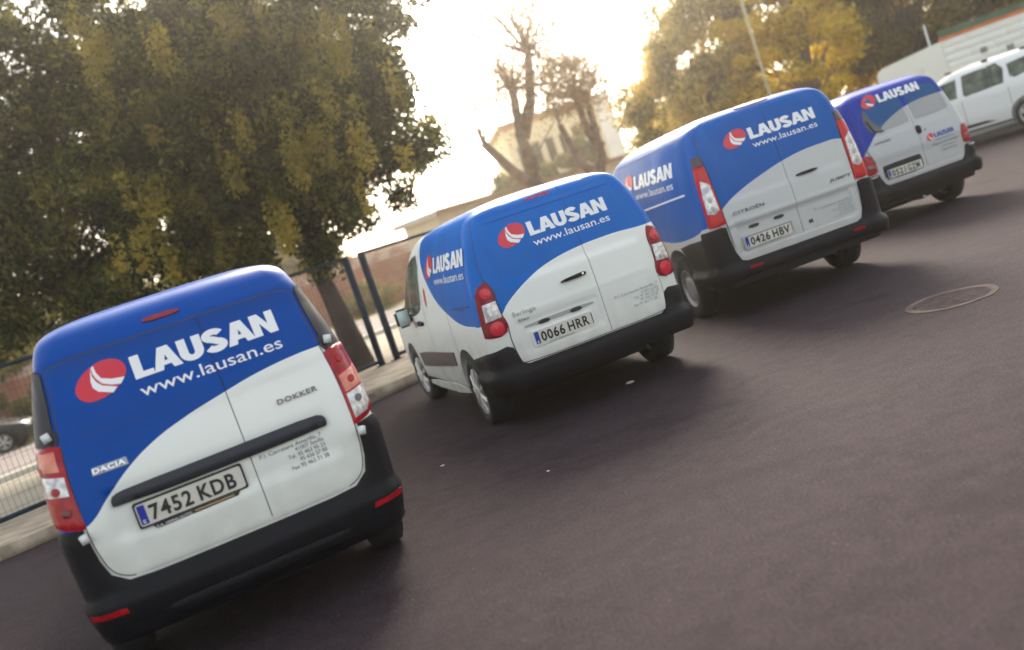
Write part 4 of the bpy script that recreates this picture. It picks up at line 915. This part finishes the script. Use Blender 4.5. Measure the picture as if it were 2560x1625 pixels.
# ---------------------------------------------------------------- walls and buildings
def brickwall(name, u0, u1, v, h, label):
    r = empty(name, UV(u0, v, 0), FANG); tag(r, label, "wall")
    L_ = u1 - u0
    m = mat("red_brick_face", (.30, .085, .05), .9, bump=.4, bscale=25, vscale=.9, col2=(.42, .20, .13))
    wall = box("brick_face", (L_ / 2, 0, h * .40), (L_, .25, h * .80), m, r)
    box("rendered_band", (L_ / 2, 0, h * .80 + h * .09), (L_, .262, h * .18), mat("pale_render", (.60, .46, .38), .9, vscale=1.5, col2=(.40, .20, .15)), r)
    box("coping", (L_ / 2, 0, h + .0), (L_ + .05, .32, .08), mat("dusty_red_coping", (.36, .09, .07), .8, vscale=2, var=.3), r)
    x = 0
    while x < L_:
        box("pier", (x, -.14, h * .40), (.36, .12, h * .8), m, r) ; x += 4.2
    return r
brickwall("boundary_wall", -24, 34, 25.2, 2.75, "long red brick wall with pale rendered top across the road behind the fence")
# low cream building with brown fascia
def low_building():
    r = empty("low_building", UV(12.3, 15.2, 0), FANG); tag(r, "low cream building with flat brown eaves behind the second van", "building")
    cream = mat("cream_render", (.80, .70, .50), .85, vscale=.8, col2=(.68, .58, .42)); L_ = 15.2; h = 3.0
    # facade built as piers, sill and head so that the openings are real
    op = [(0.8, 1.7), (4.0, 5.2), (7.4, 8.6), (10.8, 12.0), (14, 15.2)]; x = 0
    for (a, b_) in op + [(L_, L_)]:
        if a > x: box("wall", ((x + a) / 2, 0, h / 2), (a - x, .25, h), cream, r)
        if b_ > a:
            box("wall", ((a + b_) / 2, 0, .6), (b_ - a, .248, 1.2), cream, r); box("wall", ((a + b_) / 2, 0, h - .25), (b_ - a, .248, .5), cream, r)
            wn = box("window", ((a + b_) / 2, .05, 1.85), (b_ - a, .06, 1.3), mat("brown_frame", (.12, .07, .05), .6), r)
            for k in (-1, 1): box("pane", ((a + b_) / 2 + k * (b_ - a) / 4, .01, 1.85), ((b_ - a) / 2 - .08, .04, 1.18), GLASS, wn)
        x = b_
    box("end_wall", (.125, 1.2, h / 2), (.248, 2.1, h), cream, r); box("end_wall", (L_ - .125, 1.2, h / 2), (.248, 2.1, h), cream, r)
    box("roof", (L_ / 2, 1.05, h + .10), (L_ + .7, 2.9, .2), mat("pale_flat_roof", (.55, .50, .42), .9), r)
    box("fascia", (L_ / 2, -.42, h + .09), (L_ + .75, .05, .24), mat("brown_fascia", (.24, .13, .06), .7, vscale=2, var=.2), r)
    return r
low_building()
def tall_building():
    r = empty("tall_building", (2.9, 52.5, 0), RAD(4)); tag(r, "pale yellow two-storey building with narrow tall windows behind the bare trees", "building")
    cream = mat("yellow_render", (.84, .70, .42), .85, vscale=.6, col2=(.78, .64, .40)); L_ = 5.2; h = 6.9
    op = [(.4, .9), (1.2, 1.7), (2.0, 2.5), (2.8, 3.3), (3.6, 4.1), (4.4, 4.9)]; x = 0
    for (a, b_) in op + [(L_, L_)]:
        if a > x: box("wall", ((x + a) / 2, 0, h / 2), (a - x, .25, h), cream, r)
        if b_ > a:
            box("wall", ((a + b_) / 2, 0, 2.0), (b_ - a, .248, 4.0), cream, r); box("wall", ((a + b_) / 2, 0, h - .6), (b_ - a, .248, 1.2), cream, r)
            wn = box("window", ((a + b_) / 2, .06, 4.85), (b_ - a, .06, 1.7), mat("grey_frame", (.3, .28, .24), .6), r)
            box("pane", ((a + b_) / 2, .015, 4.85), (b_ - a - .1, .04, 1.56), GLASS, wn)
        x = b_
    box("side_wall", (L_ + .45, .2, h / 2 + .1), (.9, .9, h + .2), mat("white_corner", (.82, .81, .74), .8, vscale=1, var=.06), r)
    box("end_wall", (.124, 4, h / 2), (.248, 7.7, h), cream, r); box("end_wall", (L_ - .13, 4, h / 2), (.248, 7.7, h), cream, r)
    box("roof", (L_ / 2, 4, h + .1), (L_ + .5, 8.6, .2), mat("tiled_roof", (.42, .24, .12), .9, vscale=4, var=.3), r)
    box("cornice", (L_ / 2, -.17, h - .05), (L_ + .1, .1, .25), mat("orange_cornice", (.55, .30, .10), .8), r)
    return r
tall_building()
# white wall at the right
def white_wall():
    A, B, C = Vector((19, 22.6)), Vector((13.05, 25.2)), Vector((11.75, 26.5))
    wm = bpy.data.materials.new("whitewashed_block"); wm.use_nodes = True; n = wm.node_tree; b = n.nodes["Principled BSDF"]; b.inputs['Roughness'].default_value = .85
    tc = n.nodes.new("ShaderNodeTexCoord"); no = n.nodes.new("ShaderNodeTexNoise"); no.inputs['Scale'].default_value = 1.6; no.inputs['Detail'].default_value = 8; n.links.new(tc.outputs['Object'], no.inputs[0])
    cr = n.nodes.new("ShaderNodeValToRGB"); cr.color_ramp.elements[0].position = .30; cr.color_ramp.elements[0].color = (.62, .64, .58, 1); cr.color_ramp.elements[1].position = .42; cr.color_ramp.elements[1].color = (.83, .84, .77, 1)
    n.links.new(no.outputs[0], cr.inputs[0]); n.links.new(cr.outputs[0], b.inputs['Base Color'])
    d = (A - B); L_ = d.length; ang = math.atan2(d.y, d.x)
    r = empty("white_wall", (B.x, B.y, 0), ang); tag(r, "long whitewashed block wall with orange coping and green band behind the white car", "wall")
    # courses of blocks, joints recessed
    row = 0; bw, bh = .60, .20; me = {}
    box("wall_core", (L_ / 2, .055, 1.31), (L_ - .02, .145, 2.62), wm, r)
    z = .002
    while z < 2.55:
        x = -(bw / 2 if row % 2 else 0)
        while x < L_:
            x0, x1 = max(x, 0), min(x + bw, L_)
            if x1 - x0 > .1:
                kx = round(x1 - x0, 3)
                if kx not in me:
                    o = box("block", (0, 0, 0), (kx - .002, .05, bh - .002), wm, r, .002, seg=1); me[kx] = o.data
                else: o = bpy.data.objects.new("block", me[kx]); COL.objects.link(o); o.parent = r
                o.location = ((x0 + x1) / 2, random.uniform(-.0015, .0015), z + bh / 2)
            x += bw
        z += bh; row += 1
    box("coping", (L_ / 2, .07, 2.66), (L_ + .06, .26, .075), mat("orange_coping", (.62, .14, .035), .7, vscale=3, var=.25), r)
    box("green_band", (L_ / 2, .12, 2.79), (L_ + .02, .10, .18), mat("dark_green_sheet", (.035, .10, .055), .6, vscale=2, var=.3), r)
    for (x, z_) in ((.9, 2.05), (1.5, 1.9)): box("wall_patch", (x, -.032, z_), (.16, .012, .14), mat("grey_patch", (.30, .30, .26), .9), r, .003)
    d = B - C; L2 = d.length
    r2 = empty("white_wall", (C.x, C.y, 0), math.atan2(d.y, d.x)); tag(r2, "short plain white wall end with rounded corner, left of the orange-coped wall", "wall")
    bm = bmesh.new(); prof = [(0, 0), (L2 - .01, 0), (L2 - .01, 2.62)] + [(.28 - .28 * math.sin(a), 2.26 + .22 * math.cos(a)) for a in np.linspace(0, math.pi / 2, 8)]
    f0 = bm.faces.new([bm.verts.new((x, 0, z_)) for x, z_ in prof]); e = bmesh.ops.extrude_face_region(bm, geom=[f0]); bmesh.ops.translate(bm, vec=(0, .2, 0), verts=[v for v in e['geom'] if isinstance(v, bmesh.types.BMVert)])
    bmesh.ops.recalc_face_normals(bm, faces=bm.faces[:]); from_bm("wall_face", bm, wm, r2)
white_wall()
def pole(name, p, h, r0, r1, m, label, cat, arm=None):
    bm = bmesh.new(); tube(bm, [(0, 0, 0), (0, 0, h)], [r0, r1], 10); r = empty(name, p); tag(r, label, cat)
    from_bm("pole", bm, m, r, True)
    if arm:
        bm = bmesh.new(); tube(bm, [(0, 0, h - .05), (.3, -.1, h + .25), (1.1, -.3, h + .4)], .035, 8); from_bm("arm", bm, m, r, True)
        box("lamp_head", (1.4, -.4, h + .38), (.65, .25, .12), m, r, .04)
    return r
PM = mat("pale_pole", (.50, .44, .28), .5)
pole("street_lamp", (8.75, 26.4, 0), 9.0, .042, .034, PM, "slim pale street lamp post standing before the yellow trees", "street lamp", True)
pole("thin_pole", (14.25, 28.2, 0), 3.35, .03, .025, TXTW, "short white pole rising just behind the white wall", "pole")

# ---------------------------------------------------------------- trees
def leafmat(name, cols, trans=.5, scale=.9):
    m = bpy.data.materials.new(name); m.use_nodes = True; n = m.node_tree; n.nodes.clear(); L = n.links.new
    out = n.nodes.new("ShaderNodeOutputMaterial"); tc = n.nodes.new("ShaderNodeTexCoord"); no = n.nodes.new("ShaderNodeTexNoise"); no.inputs['Scale'].default_value = scale; no.inputs['Detail'].default_value = 4
    L(tc.outputs['Object'], no.inputs[0]); ge = n.nodes.new("ShaderNodeNewGeometry"); mx = n.nodes.new("ShaderNodeMath"); mx.operation = 'MULTIPLY_ADD'; L(ge.outputs['Random Per Island'], mx.inputs[0]); mx.inputs[1].default_value = .34
    sub = n.nodes.new("ShaderNodeMath"); sub.operation = 'SUBTRACT'; L(no.outputs[0], sub.inputs[0]); sub.inputs[1].default_value = .17; L(sub.outputs[0], mx.inputs[2])
    cr = n.nodes.new("ShaderNodeValToRGB"); E_ = cr.color_ramp.elements
    for i, (p, c) in enumerate(cols):
        e = E_[i] if i < 2 else E_.new(p)
        e.position = p; e.color = (*c, 1)
    L(mx.outputs[0], cr.inputs[0]); di = n.nodes.new("ShaderNodeBsdfDiffuse"); tr = n.nodes.new("ShaderNodeBsdfTranslucent"); ms = n.nodes.new("ShaderNodeMixShader"); ms.inputs[0].default_value = trans
    L(cr.outputs[0], di.inputs[0]); L(cr.outputs[0], tr.inputs[0]); L(di.outputs[0], ms.inputs[1]); L(tr.outputs[0], ms.inputs[2]); L(ms.outputs[0], out.inputs[0])
    return m
def leaves(name, centres, radii, n, size, m, parent, drop=.0, aspect=.5):
    """n leaf blades scattered in clumps; centres/radii are numpy arrays"""
    k = len(centres); w_ = radii ** 2; idx = rng.choice(k, n, p=w_ / w_.sum())
    d = rng.normal(size=(n, 3)); d /= np.linalg.norm(d, axis=1)[:, None]; rr = rng.random(n) ** .45
    P = centres[idx] + d * (rr * radii[idx])[:, None] * np.array([1, 1, .75]); P[:, 2] -= drop * rng.random(n) * radii[idx]
    a = rng.normal(size=(n, 3)); a[:, 2] -= .4; a /= np.linalg.norm(a, axis=1)[:, None]
    b_ = np.cross(a, rng.normal(size=(n, 3))); b_ /= np.linalg.norm(b_, axis=1)[:, None]
    s_ = size * (.45 + 1.35 * rng.random(n) ** 1.8)[:, None]; a = a * s_; b_ = b_ * s_ * aspect
    V = np.stack([P - a * .5, P + b_ * .5, P + a * .5, P - b_ * .5], 1).reshape(-1, 3)
    me = bpy.data.meshes.new(name); me.vertices.add(4 * n); me.vertices.foreach_set("co", V.astype(np.float32).ravel())
    me.loops.add(4 * n); me.loops.foreach_set("vertex_index", np.arange(4 * n, dtype=np.int32)); me.polygons.add(n)
    me.polygons.foreach_set("loop_start", np.arange(0, 4 * n, 4, dtype=np.int32)); me.polygons.foreach_set("loop_total", np.full(n, 4, dtype=np.int32))
    me.update(); me.materials.append(m); o = bpy.data.objects.new(name, me); COL.objects.link(o)
    if parent: o.parent = parent
    return o
BARK = mat("dark_bark", (.055, .038, .032), .9, bump=.6, bscale=14, vscale=4, var=.35)
BARK2 = mat("brown_bark", (.21, .14, .11), .9, bump=.6, bscale=14, vscale=4, var=.35)
def crown_tree(name, base, fork_z, tr, blobs, nclump, nleaf, size, lm, bark, label, clump_r=(.35, .8), lean=(0, 0), trunks=None, hollow=.55, drop=0., group=None, twigs=True, aspect=.5):
    r = empty(name, base); tag(r, label, "tree", group)
    cs = []
    tot = sum((b_[3] * b_[4] * b_[5]) for b_ in blobs)
    for b_ in blobs:
        k = max(3, int(nclump * b_[3] * b_[4] * b_[5] / tot))
        d = rng.normal(size=(k, 3)); d /= np.linalg.norm(d, axis=1)[:, None]; rr = hollow + (1 - hollow) * rng.random(k)
        cs.append(np.array(b_[:3]) + d * rr[:, None] * np.array(b_[3:6]))
    C_ = np.concatenate(cs); R_ = rng.uniform(*clump_r, len(C_))
    bm = bmesh.new(); fk = Vector((lean[0], lean[1], fork_z))
    T = trunks or [[(0, 0, -.1), (lean[0] * .4, lean[1] * .4, fork_z * .5), tuple(fk)]]
    tips = []
    for t in T:
        n_ = len(t); tube(bm, t, [tr * (1 - .38 * i / (n_ - 1)) * (1.25 if i == 0 else 1) for i in range(n_)], 12); tips.append((Vector(t[-1]), tr * .6))
    sel = rng.permutation(len(C_))[:min(len(C_), 60 if twigs else 20)]
    for i in sel:
        c = Vector(C_[i]); s0, r0 = min(tips, key=lambda q_: (q_[0] - c).length + random.random() * 2)
        mid = s0.lerp(c, .5) + Vector((random.uniform(-.3, .3), random.uniform(-.3, .3), random.uniform(.1, .5)))
        q1 = s0.lerp(mid, .5) + Vector((0, 0, random.uniform(0, .2)))
        rb = r0 * random.uniform(.22, .46); tube(bm, [s0, q1, mid, mid.lerp(c, .6) + Vector((random.uniform(-.1, .1), 0, .1)), c], [rb, rb * .75, rb * .5, rb * .3, rb * .12], 6)
    from_bm("trunk", bm, bark, r, True)
    cr = leaves("crown", C_, R_, nleaf, size, lm, r, drop, aspect); tag(cr, kind='stuff')
    return r
GREEN = leafmat("olive_green_leaves", [(.32, (.008, .012, .008)), (.44, (.030, .045, .016)), (.54, (.085, .105, .028)), (.64, (.22, .21, .05)), (.82, (.40, .32, .08))], .5, 1.0)
YELL = leafmat("yellow_autumn_leaves", [(.25, (.14, .11, .02)), (.38, (.44, .32, .03)), (.50, (.80, .60, .05)), (.8, (.90, .70, .08))], .6, .7)
ORNG = leafmat("orange_brown_leaves", [(.25, (.10, .10, .04)), (.42, (.30, .26, .09)), (.58, (.62, .48, .14)), (.8, (.80, .58, .22))], .6, .6)
OLIV = leafmat("dark_olive_leaves", [(.25, (.03, .03, .015)), (.45, (.08, .065, .025)), (.62, (.18, .14, .04)), (.85, (.35, .26, .08))], .4, .6)
SPAR = leafmat("thin_pale_leaves", [(.3, (.30, .21, .14)), (.7, (.50, .36, .22))], .5, 1.)
BUSH = leafmat("yellow_green_bush", [(.3, (.06, .06, .02)), (.5, (.20, .17, .05)), (.75, (.42, .32, .10))], .5, .8)
TG = "trees growing behind the fence"
# big tree behind the fence, right of the nearest van
crown_tree("leafy_tree", (-2.75, 16.95, 0), 2.5, .21, [(-.2, 0, 4.4, 2.6, 2.4, 1.9), (1.0, .2, 4.4, 2.0, 1.8, 1.7), (-1.4, .2, 5.0, 2.4, 2.2, 2.4), (.8, 0, 6.8, 2.1, 2.0, 1.9), (-1.0, 0, 7.4, 2.4, 2.2, 2.2), (-.4, 0, 3.3, 2.0, 1.8, .8), (-1.2, -.7, 3.1, 2.2, 1.4, .75), (-2.5, -.8, 2.75, 1.7, 1.1, .6), (.1, -.9, 2.5, 1.0, .8, .35), (1.9, .1, 4.0, 1.2, 1.2, 1.1), (2.0, .1, 5.4, 1.1, 1.1, 1.2), (2.55, .1, 4.7, .8, .9, 1.3), (2.3, 0, 6.7, .9, .9, 1.2), (1.5, 0, 3.35, 1.3, 1.2, .65), (1.2, .3, 6.0, 2.0, 1.6, 2.0)],
           270, 175000, .11, GREEN, BARK, "big dark green tree with yellow seed clusters behind the fence, right of the nearest van", (.24, .52), (-.25, 0), drop=1.0, group=TG, aspect=.42)
crown_tree("leafy_tree", (-9.2, 20.6, 0), 2.9, .15, [(.5, 0, 5.2, 3.2, 2.4, 2.2), (-1.6, 0, 5.0, 2.8, 2.4, 1.9), (3.6, -1.2, 3.9, 2.2, 1.6, .9), (-1.8, -.6, 3.7, 1.8, 1.4, .8), (1.9, -1.0, 2.9, 2.2, 1.2, .6), (-2.2, 0, 7.2, 2.2, 2.0, 1.8), (.2, -.6, 3.4, 1.6, 1.2, .5), (3.2, -1, 4.6, 2.4, 2.0, 1.6), (2.6, -1, 5.6, 2.6, 2.2, 2.2), (.6, 0, 8.3, 3.4, 2.4, 2.4), (3.2, 0, 8.6, 2.6, 2.2, 2.6)],
           250, 165000, .12, GREEN, BARK, "slender tree with spreading dark crown behind the fence at the left edge", (.32, .72), (.3, 0), drop=1.0, group=TG, aspect=.42)
crown_tree("leafy_tree", (-6.5, 25.5, 0), 3.2, .16, [(1.0, 0, 4.6, 3.0, 2.2, 1.6), (-.6, 0, 5.6, 3.0, 2.2, 2.0), (.6, 0, 8.0, 3.6, 2.4, 2.8), (3.4, 0, 7.2, 2.4, 2.2, 2.6)],
           150, 80000, .15, GREEN, BARK, "dark tree filling the gap between the two nearer trees behind the fence", (.35, .8), drop=.8, group=TG)
PODS = leafmat("yellow_seed_clusters", [(.3, (.22, .18, .04)), (.6, (.38, .30, .06)), (.8, (.46, .33, .09))], .5, 2.)
for t_, (zr, xr, k_) in zip([o for o in bpy.data.objects if o.name.startswith("leafy_tree") and o.type == 'EMPTY'], (((2.9, 7.5), (-2.6, 2.3), 46), ((3.8, 8.5), (-3.5, 4.5), 40))):
    C_ = np.stack([rng.uniform(*xr, k_), rng.uniform(-2.4, -.9, k_), rng.uniform(*zr, k_)], 1)
    C_ = np.concatenate([C_ + np.array([0, 0, -.16 * j]) for j in range(4)])
    tag(leaves("seed_clusters", C_, np.repeat(rng.uniform(.12, .26, k_)[None], 4, 0).ravel(), k_ * 260, .075, PODS, t_, .3), kind='stuff')
# thin autumn trees in the middle
crown_tree("bare_tree", (2.25, 28.0, 0), 2.9, .19, [(.6, 0, 6.6, 2.3, 2.0, 2.2), (-1.0, 0, 5.2, 1.4, 1.4, 1.2), (1.4, 0, 4.9, 1.5, 1.4, 1.0)], 130, 30000, .07, SPAR, BARK2,
           "thin-leaved brown tree forking low, behind the roof of the second van", (.5, 1.1), trunks=[[(.1, 0, -.1), (.08, 0, 1.6), (-.25, 0, 3.0)], [(-.1, 0, 2.3), (-.75, 0, 3.1), (-1.35, 0, 4.2)], [(-.2, 0, 2.9), (-.25, 0, 4.0), (-.05, 0, 5.4)], [(-.22, 0, 4.0), (.35, 0, 4.9), (.7, 0, 6.2)]], group="thin autumn trees")
crown_tree("bare_tree", (3.95, 28.4, 0), 2.5, .15, [(-.1, 0, 4.9, 1.2, 1.0, .9)], 34, 4000, .09, SPAR, BARK2,
           "small pollarded tree with three upright stems left of the tall van", (.2, .45), trunks=[[(0, 0, -.1), (-.05, 0, 1.4), (-.1, 0, 2.3)], [(-.1, 0, 2.2), (-.5, 0, 2.8), (-.72, 0, 4.0)], [(-.05, 0, 2.3), (.2, 0, 2.8), (.25, 0, 4.3)], [(.22, 0, 3.0), (.0, 0, 3.6), (-.02, 0, 4.5)]], group="thin autumn trees")
# yellow and olive trees on the right
RG = "autumn trees behind the tall van"
crown_tree("autumn_tree", (8.6, 33.5, 0), 2.4, .2, [(-.3, 0, 3.9, 2.5, 2.2, 1.9), (.8, 0, 5.8, 2.3, 2.0, 1.9), (2.0, 0, 7.2, 1.9, 1.9, 1.6)], 140, 44000, .15, ORNG, BARK2, "orange and grey-green tree at the left end of the autumn tree row", (.35, .75), group=RG)
crown_tree("autumn_tree", (12.0, 32.0, 0), 2.2, .2, [(0, 0, 3.6, 2.5, 2.0, 2.0), (-.4, 0, 6.0, 2.2, 2.0, 2.0), (-.8, 0, 8.0, 2.2, 2, 1.6)], 140, 48000, .15, YELL, BARK2, "bright yellow tree in the middle of the autumn tree row, above the tall van", (.35, .75), group=RG)
crown_tree("autumn_tree", (16.0, 33.0, 0), 2.4, .25, [(0, 0, 4.2, 2.7, 2.2, 2.0), (0, 0, 6.8, 3.0, 2.4, 2.2), (-2, 0, 7.4, 2.2, 2.2, 1.8)], 150, 60000, .15, OLIV, BARK, "dark olive tree with yellow patches behind the farthest van", (.4, .85), group=RG)
crown_tree("autumn_tree", (20.5, 33.5, 0), 2.4, .25, [(0, 0, 4.6, 2.8, 2.2, 2.2), (.5, 0, 7.0, 3.0, 2.4, 2.2)], 150, 55000, .15, OLIV, BARK, "dark tree above the orange-coped white wall at the top right corner", (.4, .85), group=RG)
crown_tree("autumn_tree", (17.8, 37.5, 0), 2.4, .22, [(0, 0, 5.0, 4.0, 2.0, 3.2)], 90, 40000, .18, YELL, BARK2, "yellow-green tree closing the gap between the two dark trees above the white wall", (.5, 1.0), group=RG)
crown_tree("autumn_tree", (13.8, 37.5, 0), 2.4, .22, [(0, 0, 3.4, 4.6, 2.0, 2.6)], 70, 22000, .2, YELL, BARK2, "yellow bushy tree low behind the autumn tree row", (.5, 1.0), group=RG)
crown_tree("autumn_tree", (10.2, 40.0, 0), 1.6, .18, [(0, 0, 3.2, 2.9, 2.0, 2.4)], 50, 14000, .2, ORNG, BARK2, "low brownish tree right of the pale yellow building", (.5, 1.0), group=RG)
def bush(name, p, blobs, n, size, lm, label, group=None):
    r = empty(name, p); tag(r, label, "bush", group); C_ = []
    for b_ in blobs:
        d = rng.normal(size=(14, 3)); d /= np.linalg.norm(d, axis=1)[:, None]; d[:, 2] = abs(d[:, 2]); C_.append(np.array(b_[:3]) + d * np.array(b_[3:6]) * rng.random((14, 1)) ** .5)
    C_ = np.concatenate(C_); bm = bmesh.new()
    for c in C_[::3]: tube(bm, [(0, 0, 0), tuple(c * .6 + np.array([0, 0, .1])), tuple(c)], [.04, .025, .01], 5)
    from_bm("stems", bm, BARK2, r); tag(leaves("foliage", C_, rng.uniform(.3, .6, len(C_)), n, size, lm, r), kind='stuff')
for (u_, v_, hh, lab) in ((-3, 29, 3.2, "pale yellow tree beyond the brick wall, at the far left edge"), (4, 30, 3.0, "pale yellow tree beyond the brick wall, under the left crown"), (13, 31, 2.6, "pale yellow tree beyond the brick wall, behind the big tree's trunk")):
    p_ = UV(u_, v_); crown_tree("yellow_tree", p_, 1.8, .16, [(0, 0, hh, 4.8, 3.0, hh * .9)], 80, 34000, .22, BUSH, BARK2, lab, (.5, 1.1), group="pale trees beyond the brick wall")
bush("shrub", UV(17, 18.6), [(0, 0, 1.2, 2.4, 1.0, 3.0)], 9000, .14, YELL, "yellow shrub rising behind the flat roof of the low cream building")
p_ = UV(13, 22.8); bush("shrub", p_, [(0, 0, .2, 2.2, 1.2, 1.6)], 7000, .14, BUSH, "pale yellow shrub before the brick wall, right of the big tree")
p_ = UV(5.2, 22.8); bush("shrub", p_, [(0, 0, .2, 3.0, 1.0, 2.2)], 9000, .14, BUSH, "yellow shrub before the brick wall, seen under the crown of the big tree")
p_ = UV(-8, 12.0); bush("shrub", UV(-1.5, 23.2), [(0, 0, .4, 3.0, 1.0, 2.6)], 9000, .14, BUSH, "tall pale yellow shrub before the brick wall, behind the slender left tree")
bush("shrub", (1.0, 31.5, 0), [(0, 0, .6, 1.6, 1.0, 2.6)], 6000, .13, BUSH, "yellow-green shrub beside the low cream building, between the big tree and the forked tree")
bush("shrub", (4.4, 47.5, 0), [(-2, 0, 2.2, 2.2, 1.0, 2.2), (1, 0, 3.2, 2.2, 1.0, 2.8)], 12000, .16, BUSH, "yellow shrubbery in front of the pale yellow building")

# ---------------------------------------------------------------- manhole, litter
def manhole():
    r = empty("manhole_cover", (3.18, 7.02, 0)); tag(r, "round manhole cover with pale worn concrete ring in the asphalt at right", "manhole cover")
    def ring(r0, r1, z, n=48):
        vs = []; fs = []
        for k in range(n):
            a = 2 * math.pi * k / n
            j = 1 + .012 * math.sin(5 * a) + .01 * math.sin(11 * a + 1)
            for rr_, zz in ((r0 * j, z), (r1 * j, z), (r1 * j + .004, -.002)): vs.append((rr_ * math.cos(a), rr_ * math.sin(a), zz))
        for k in range(n):
            for j in (0, 1): fs.append((k * 3 + j, k * 3 + j + 1, ((k + 1) % n) * 3 + j + 1, ((k + 1) % n) * 3 + j))
        return vs, fs
    wm = mat("worn_pale_ring", (.15, .12, .10), .95, spec=.08, bump=.3, bscale=60, vscale=3, col2=(.075, .056, .055))
    obj("ring", *ring(.275, .33, .006), wm, r)
    vs, fs = lathe_x([(0, .001), (0, .27)], 40, False); obj("cover", [(y, z, .0065) for x, y, z in vs], fs, mat("iron_cover", (.052, .038, .040), .95, 0, spec=.08, bump=.5, bscale=50, vscale=10, var=.35), r)
    bm = bmesh.new()
    for k in range(-4, 5):
        for j in range(-4, 5):
            if k * k + j * j < 18: bm_box(bm, (k * .052, j * .052, .0068), (.024, .024, .0012))
    tag(from_bm("studs", bm, mat("iron_studs", (.062, .046, .047), .95, spec=.08), r), kind='stuff')
manhole()
LIT = [((.79, 7.93), "crumpled white paper scrap on the asphalt right of the second van", .034), ((-.08, 6.01), "tiny pale scrap on the asphalt in the middle foreground", .012), ((-.85, 7.2), "small white scrap on the asphalt below the second van's rear wheel", .018), ((-1.75, 8.6), "small pale scrap on the asphalt beside the nearest van", .03)]
for (x, y), lab, s_ in LIT:
    bm = bmesh.new(); bmesh.ops.create_icosphere(bm, subdivisions=1, radius=s_)
    for v in bm.verts: v.co = Vector((v.co.x * random.uniform(.6, 1.5), v.co.y * random.uniform(.5, 1.1), v.co.z * .35 + s_ * .3))
    o = from_bm("paper_scrap", bm, mat("dirty_paper", (.6, .56, .52), .8)); o.location = (x, y, .002); tag(o, lab, "litter", "scraps on the asphalt")
# small stones strewn over the yard: nobody could count them
vs, fs = [], []
for k in range(900):
    y = random.uniform(3.2, 14); x = random.uniform(-4, 10); s_ = random.uniform(.002, .0055) * (1.6 if random.random() < .05 else 1)
    b0 = len(vs); a = random.random() * 6
    for t in range(4): vs.append((x + s_ * math.cos(a + t * 1.57) * random.uniform(.7, 1.3), y + s_ * math.sin(a + t * 1.57) * random.uniform(.7, 1.3), .0005))
    vs.append((x, y, s_ * .9)); fs += [(b0 + t, b0 + (t + 1) % 4, b0 + 4) for t in range(4)]
tag(obj("grit", vs, fs, mat("grit", (.12, .10, .09), .9, vscale=9, col2=(.05, .04, .04))), "loose grit and small stones scattered over the asphalt yard", "grit", kind='stuff')

# ---------------------------------------------------------------- haze volume added for the veil of glow towards the sun
hz = bpy.data.materials.new("haze_air"); hz.use_nodes = True; n = hz.node_tree; n.nodes.clear()
out = n.nodes.new("ShaderNodeOutputMaterial"); pv_ = n.nodes.new("ShaderNodeVolumePrincipled"); n.links.new(pv_.outputs[0], out.inputs['Volume'])
pv_.inputs['Color'].default_value = (1.0, .93, .82, 1); pv_.inputs['Density'].default_value = HAZE; pv_.inputs['Anisotropy'].default_value = .86
hb = box("haze", (5, 35, 5.25), (150, 100, 12.5), hz); tag(hb, kind='stuff')
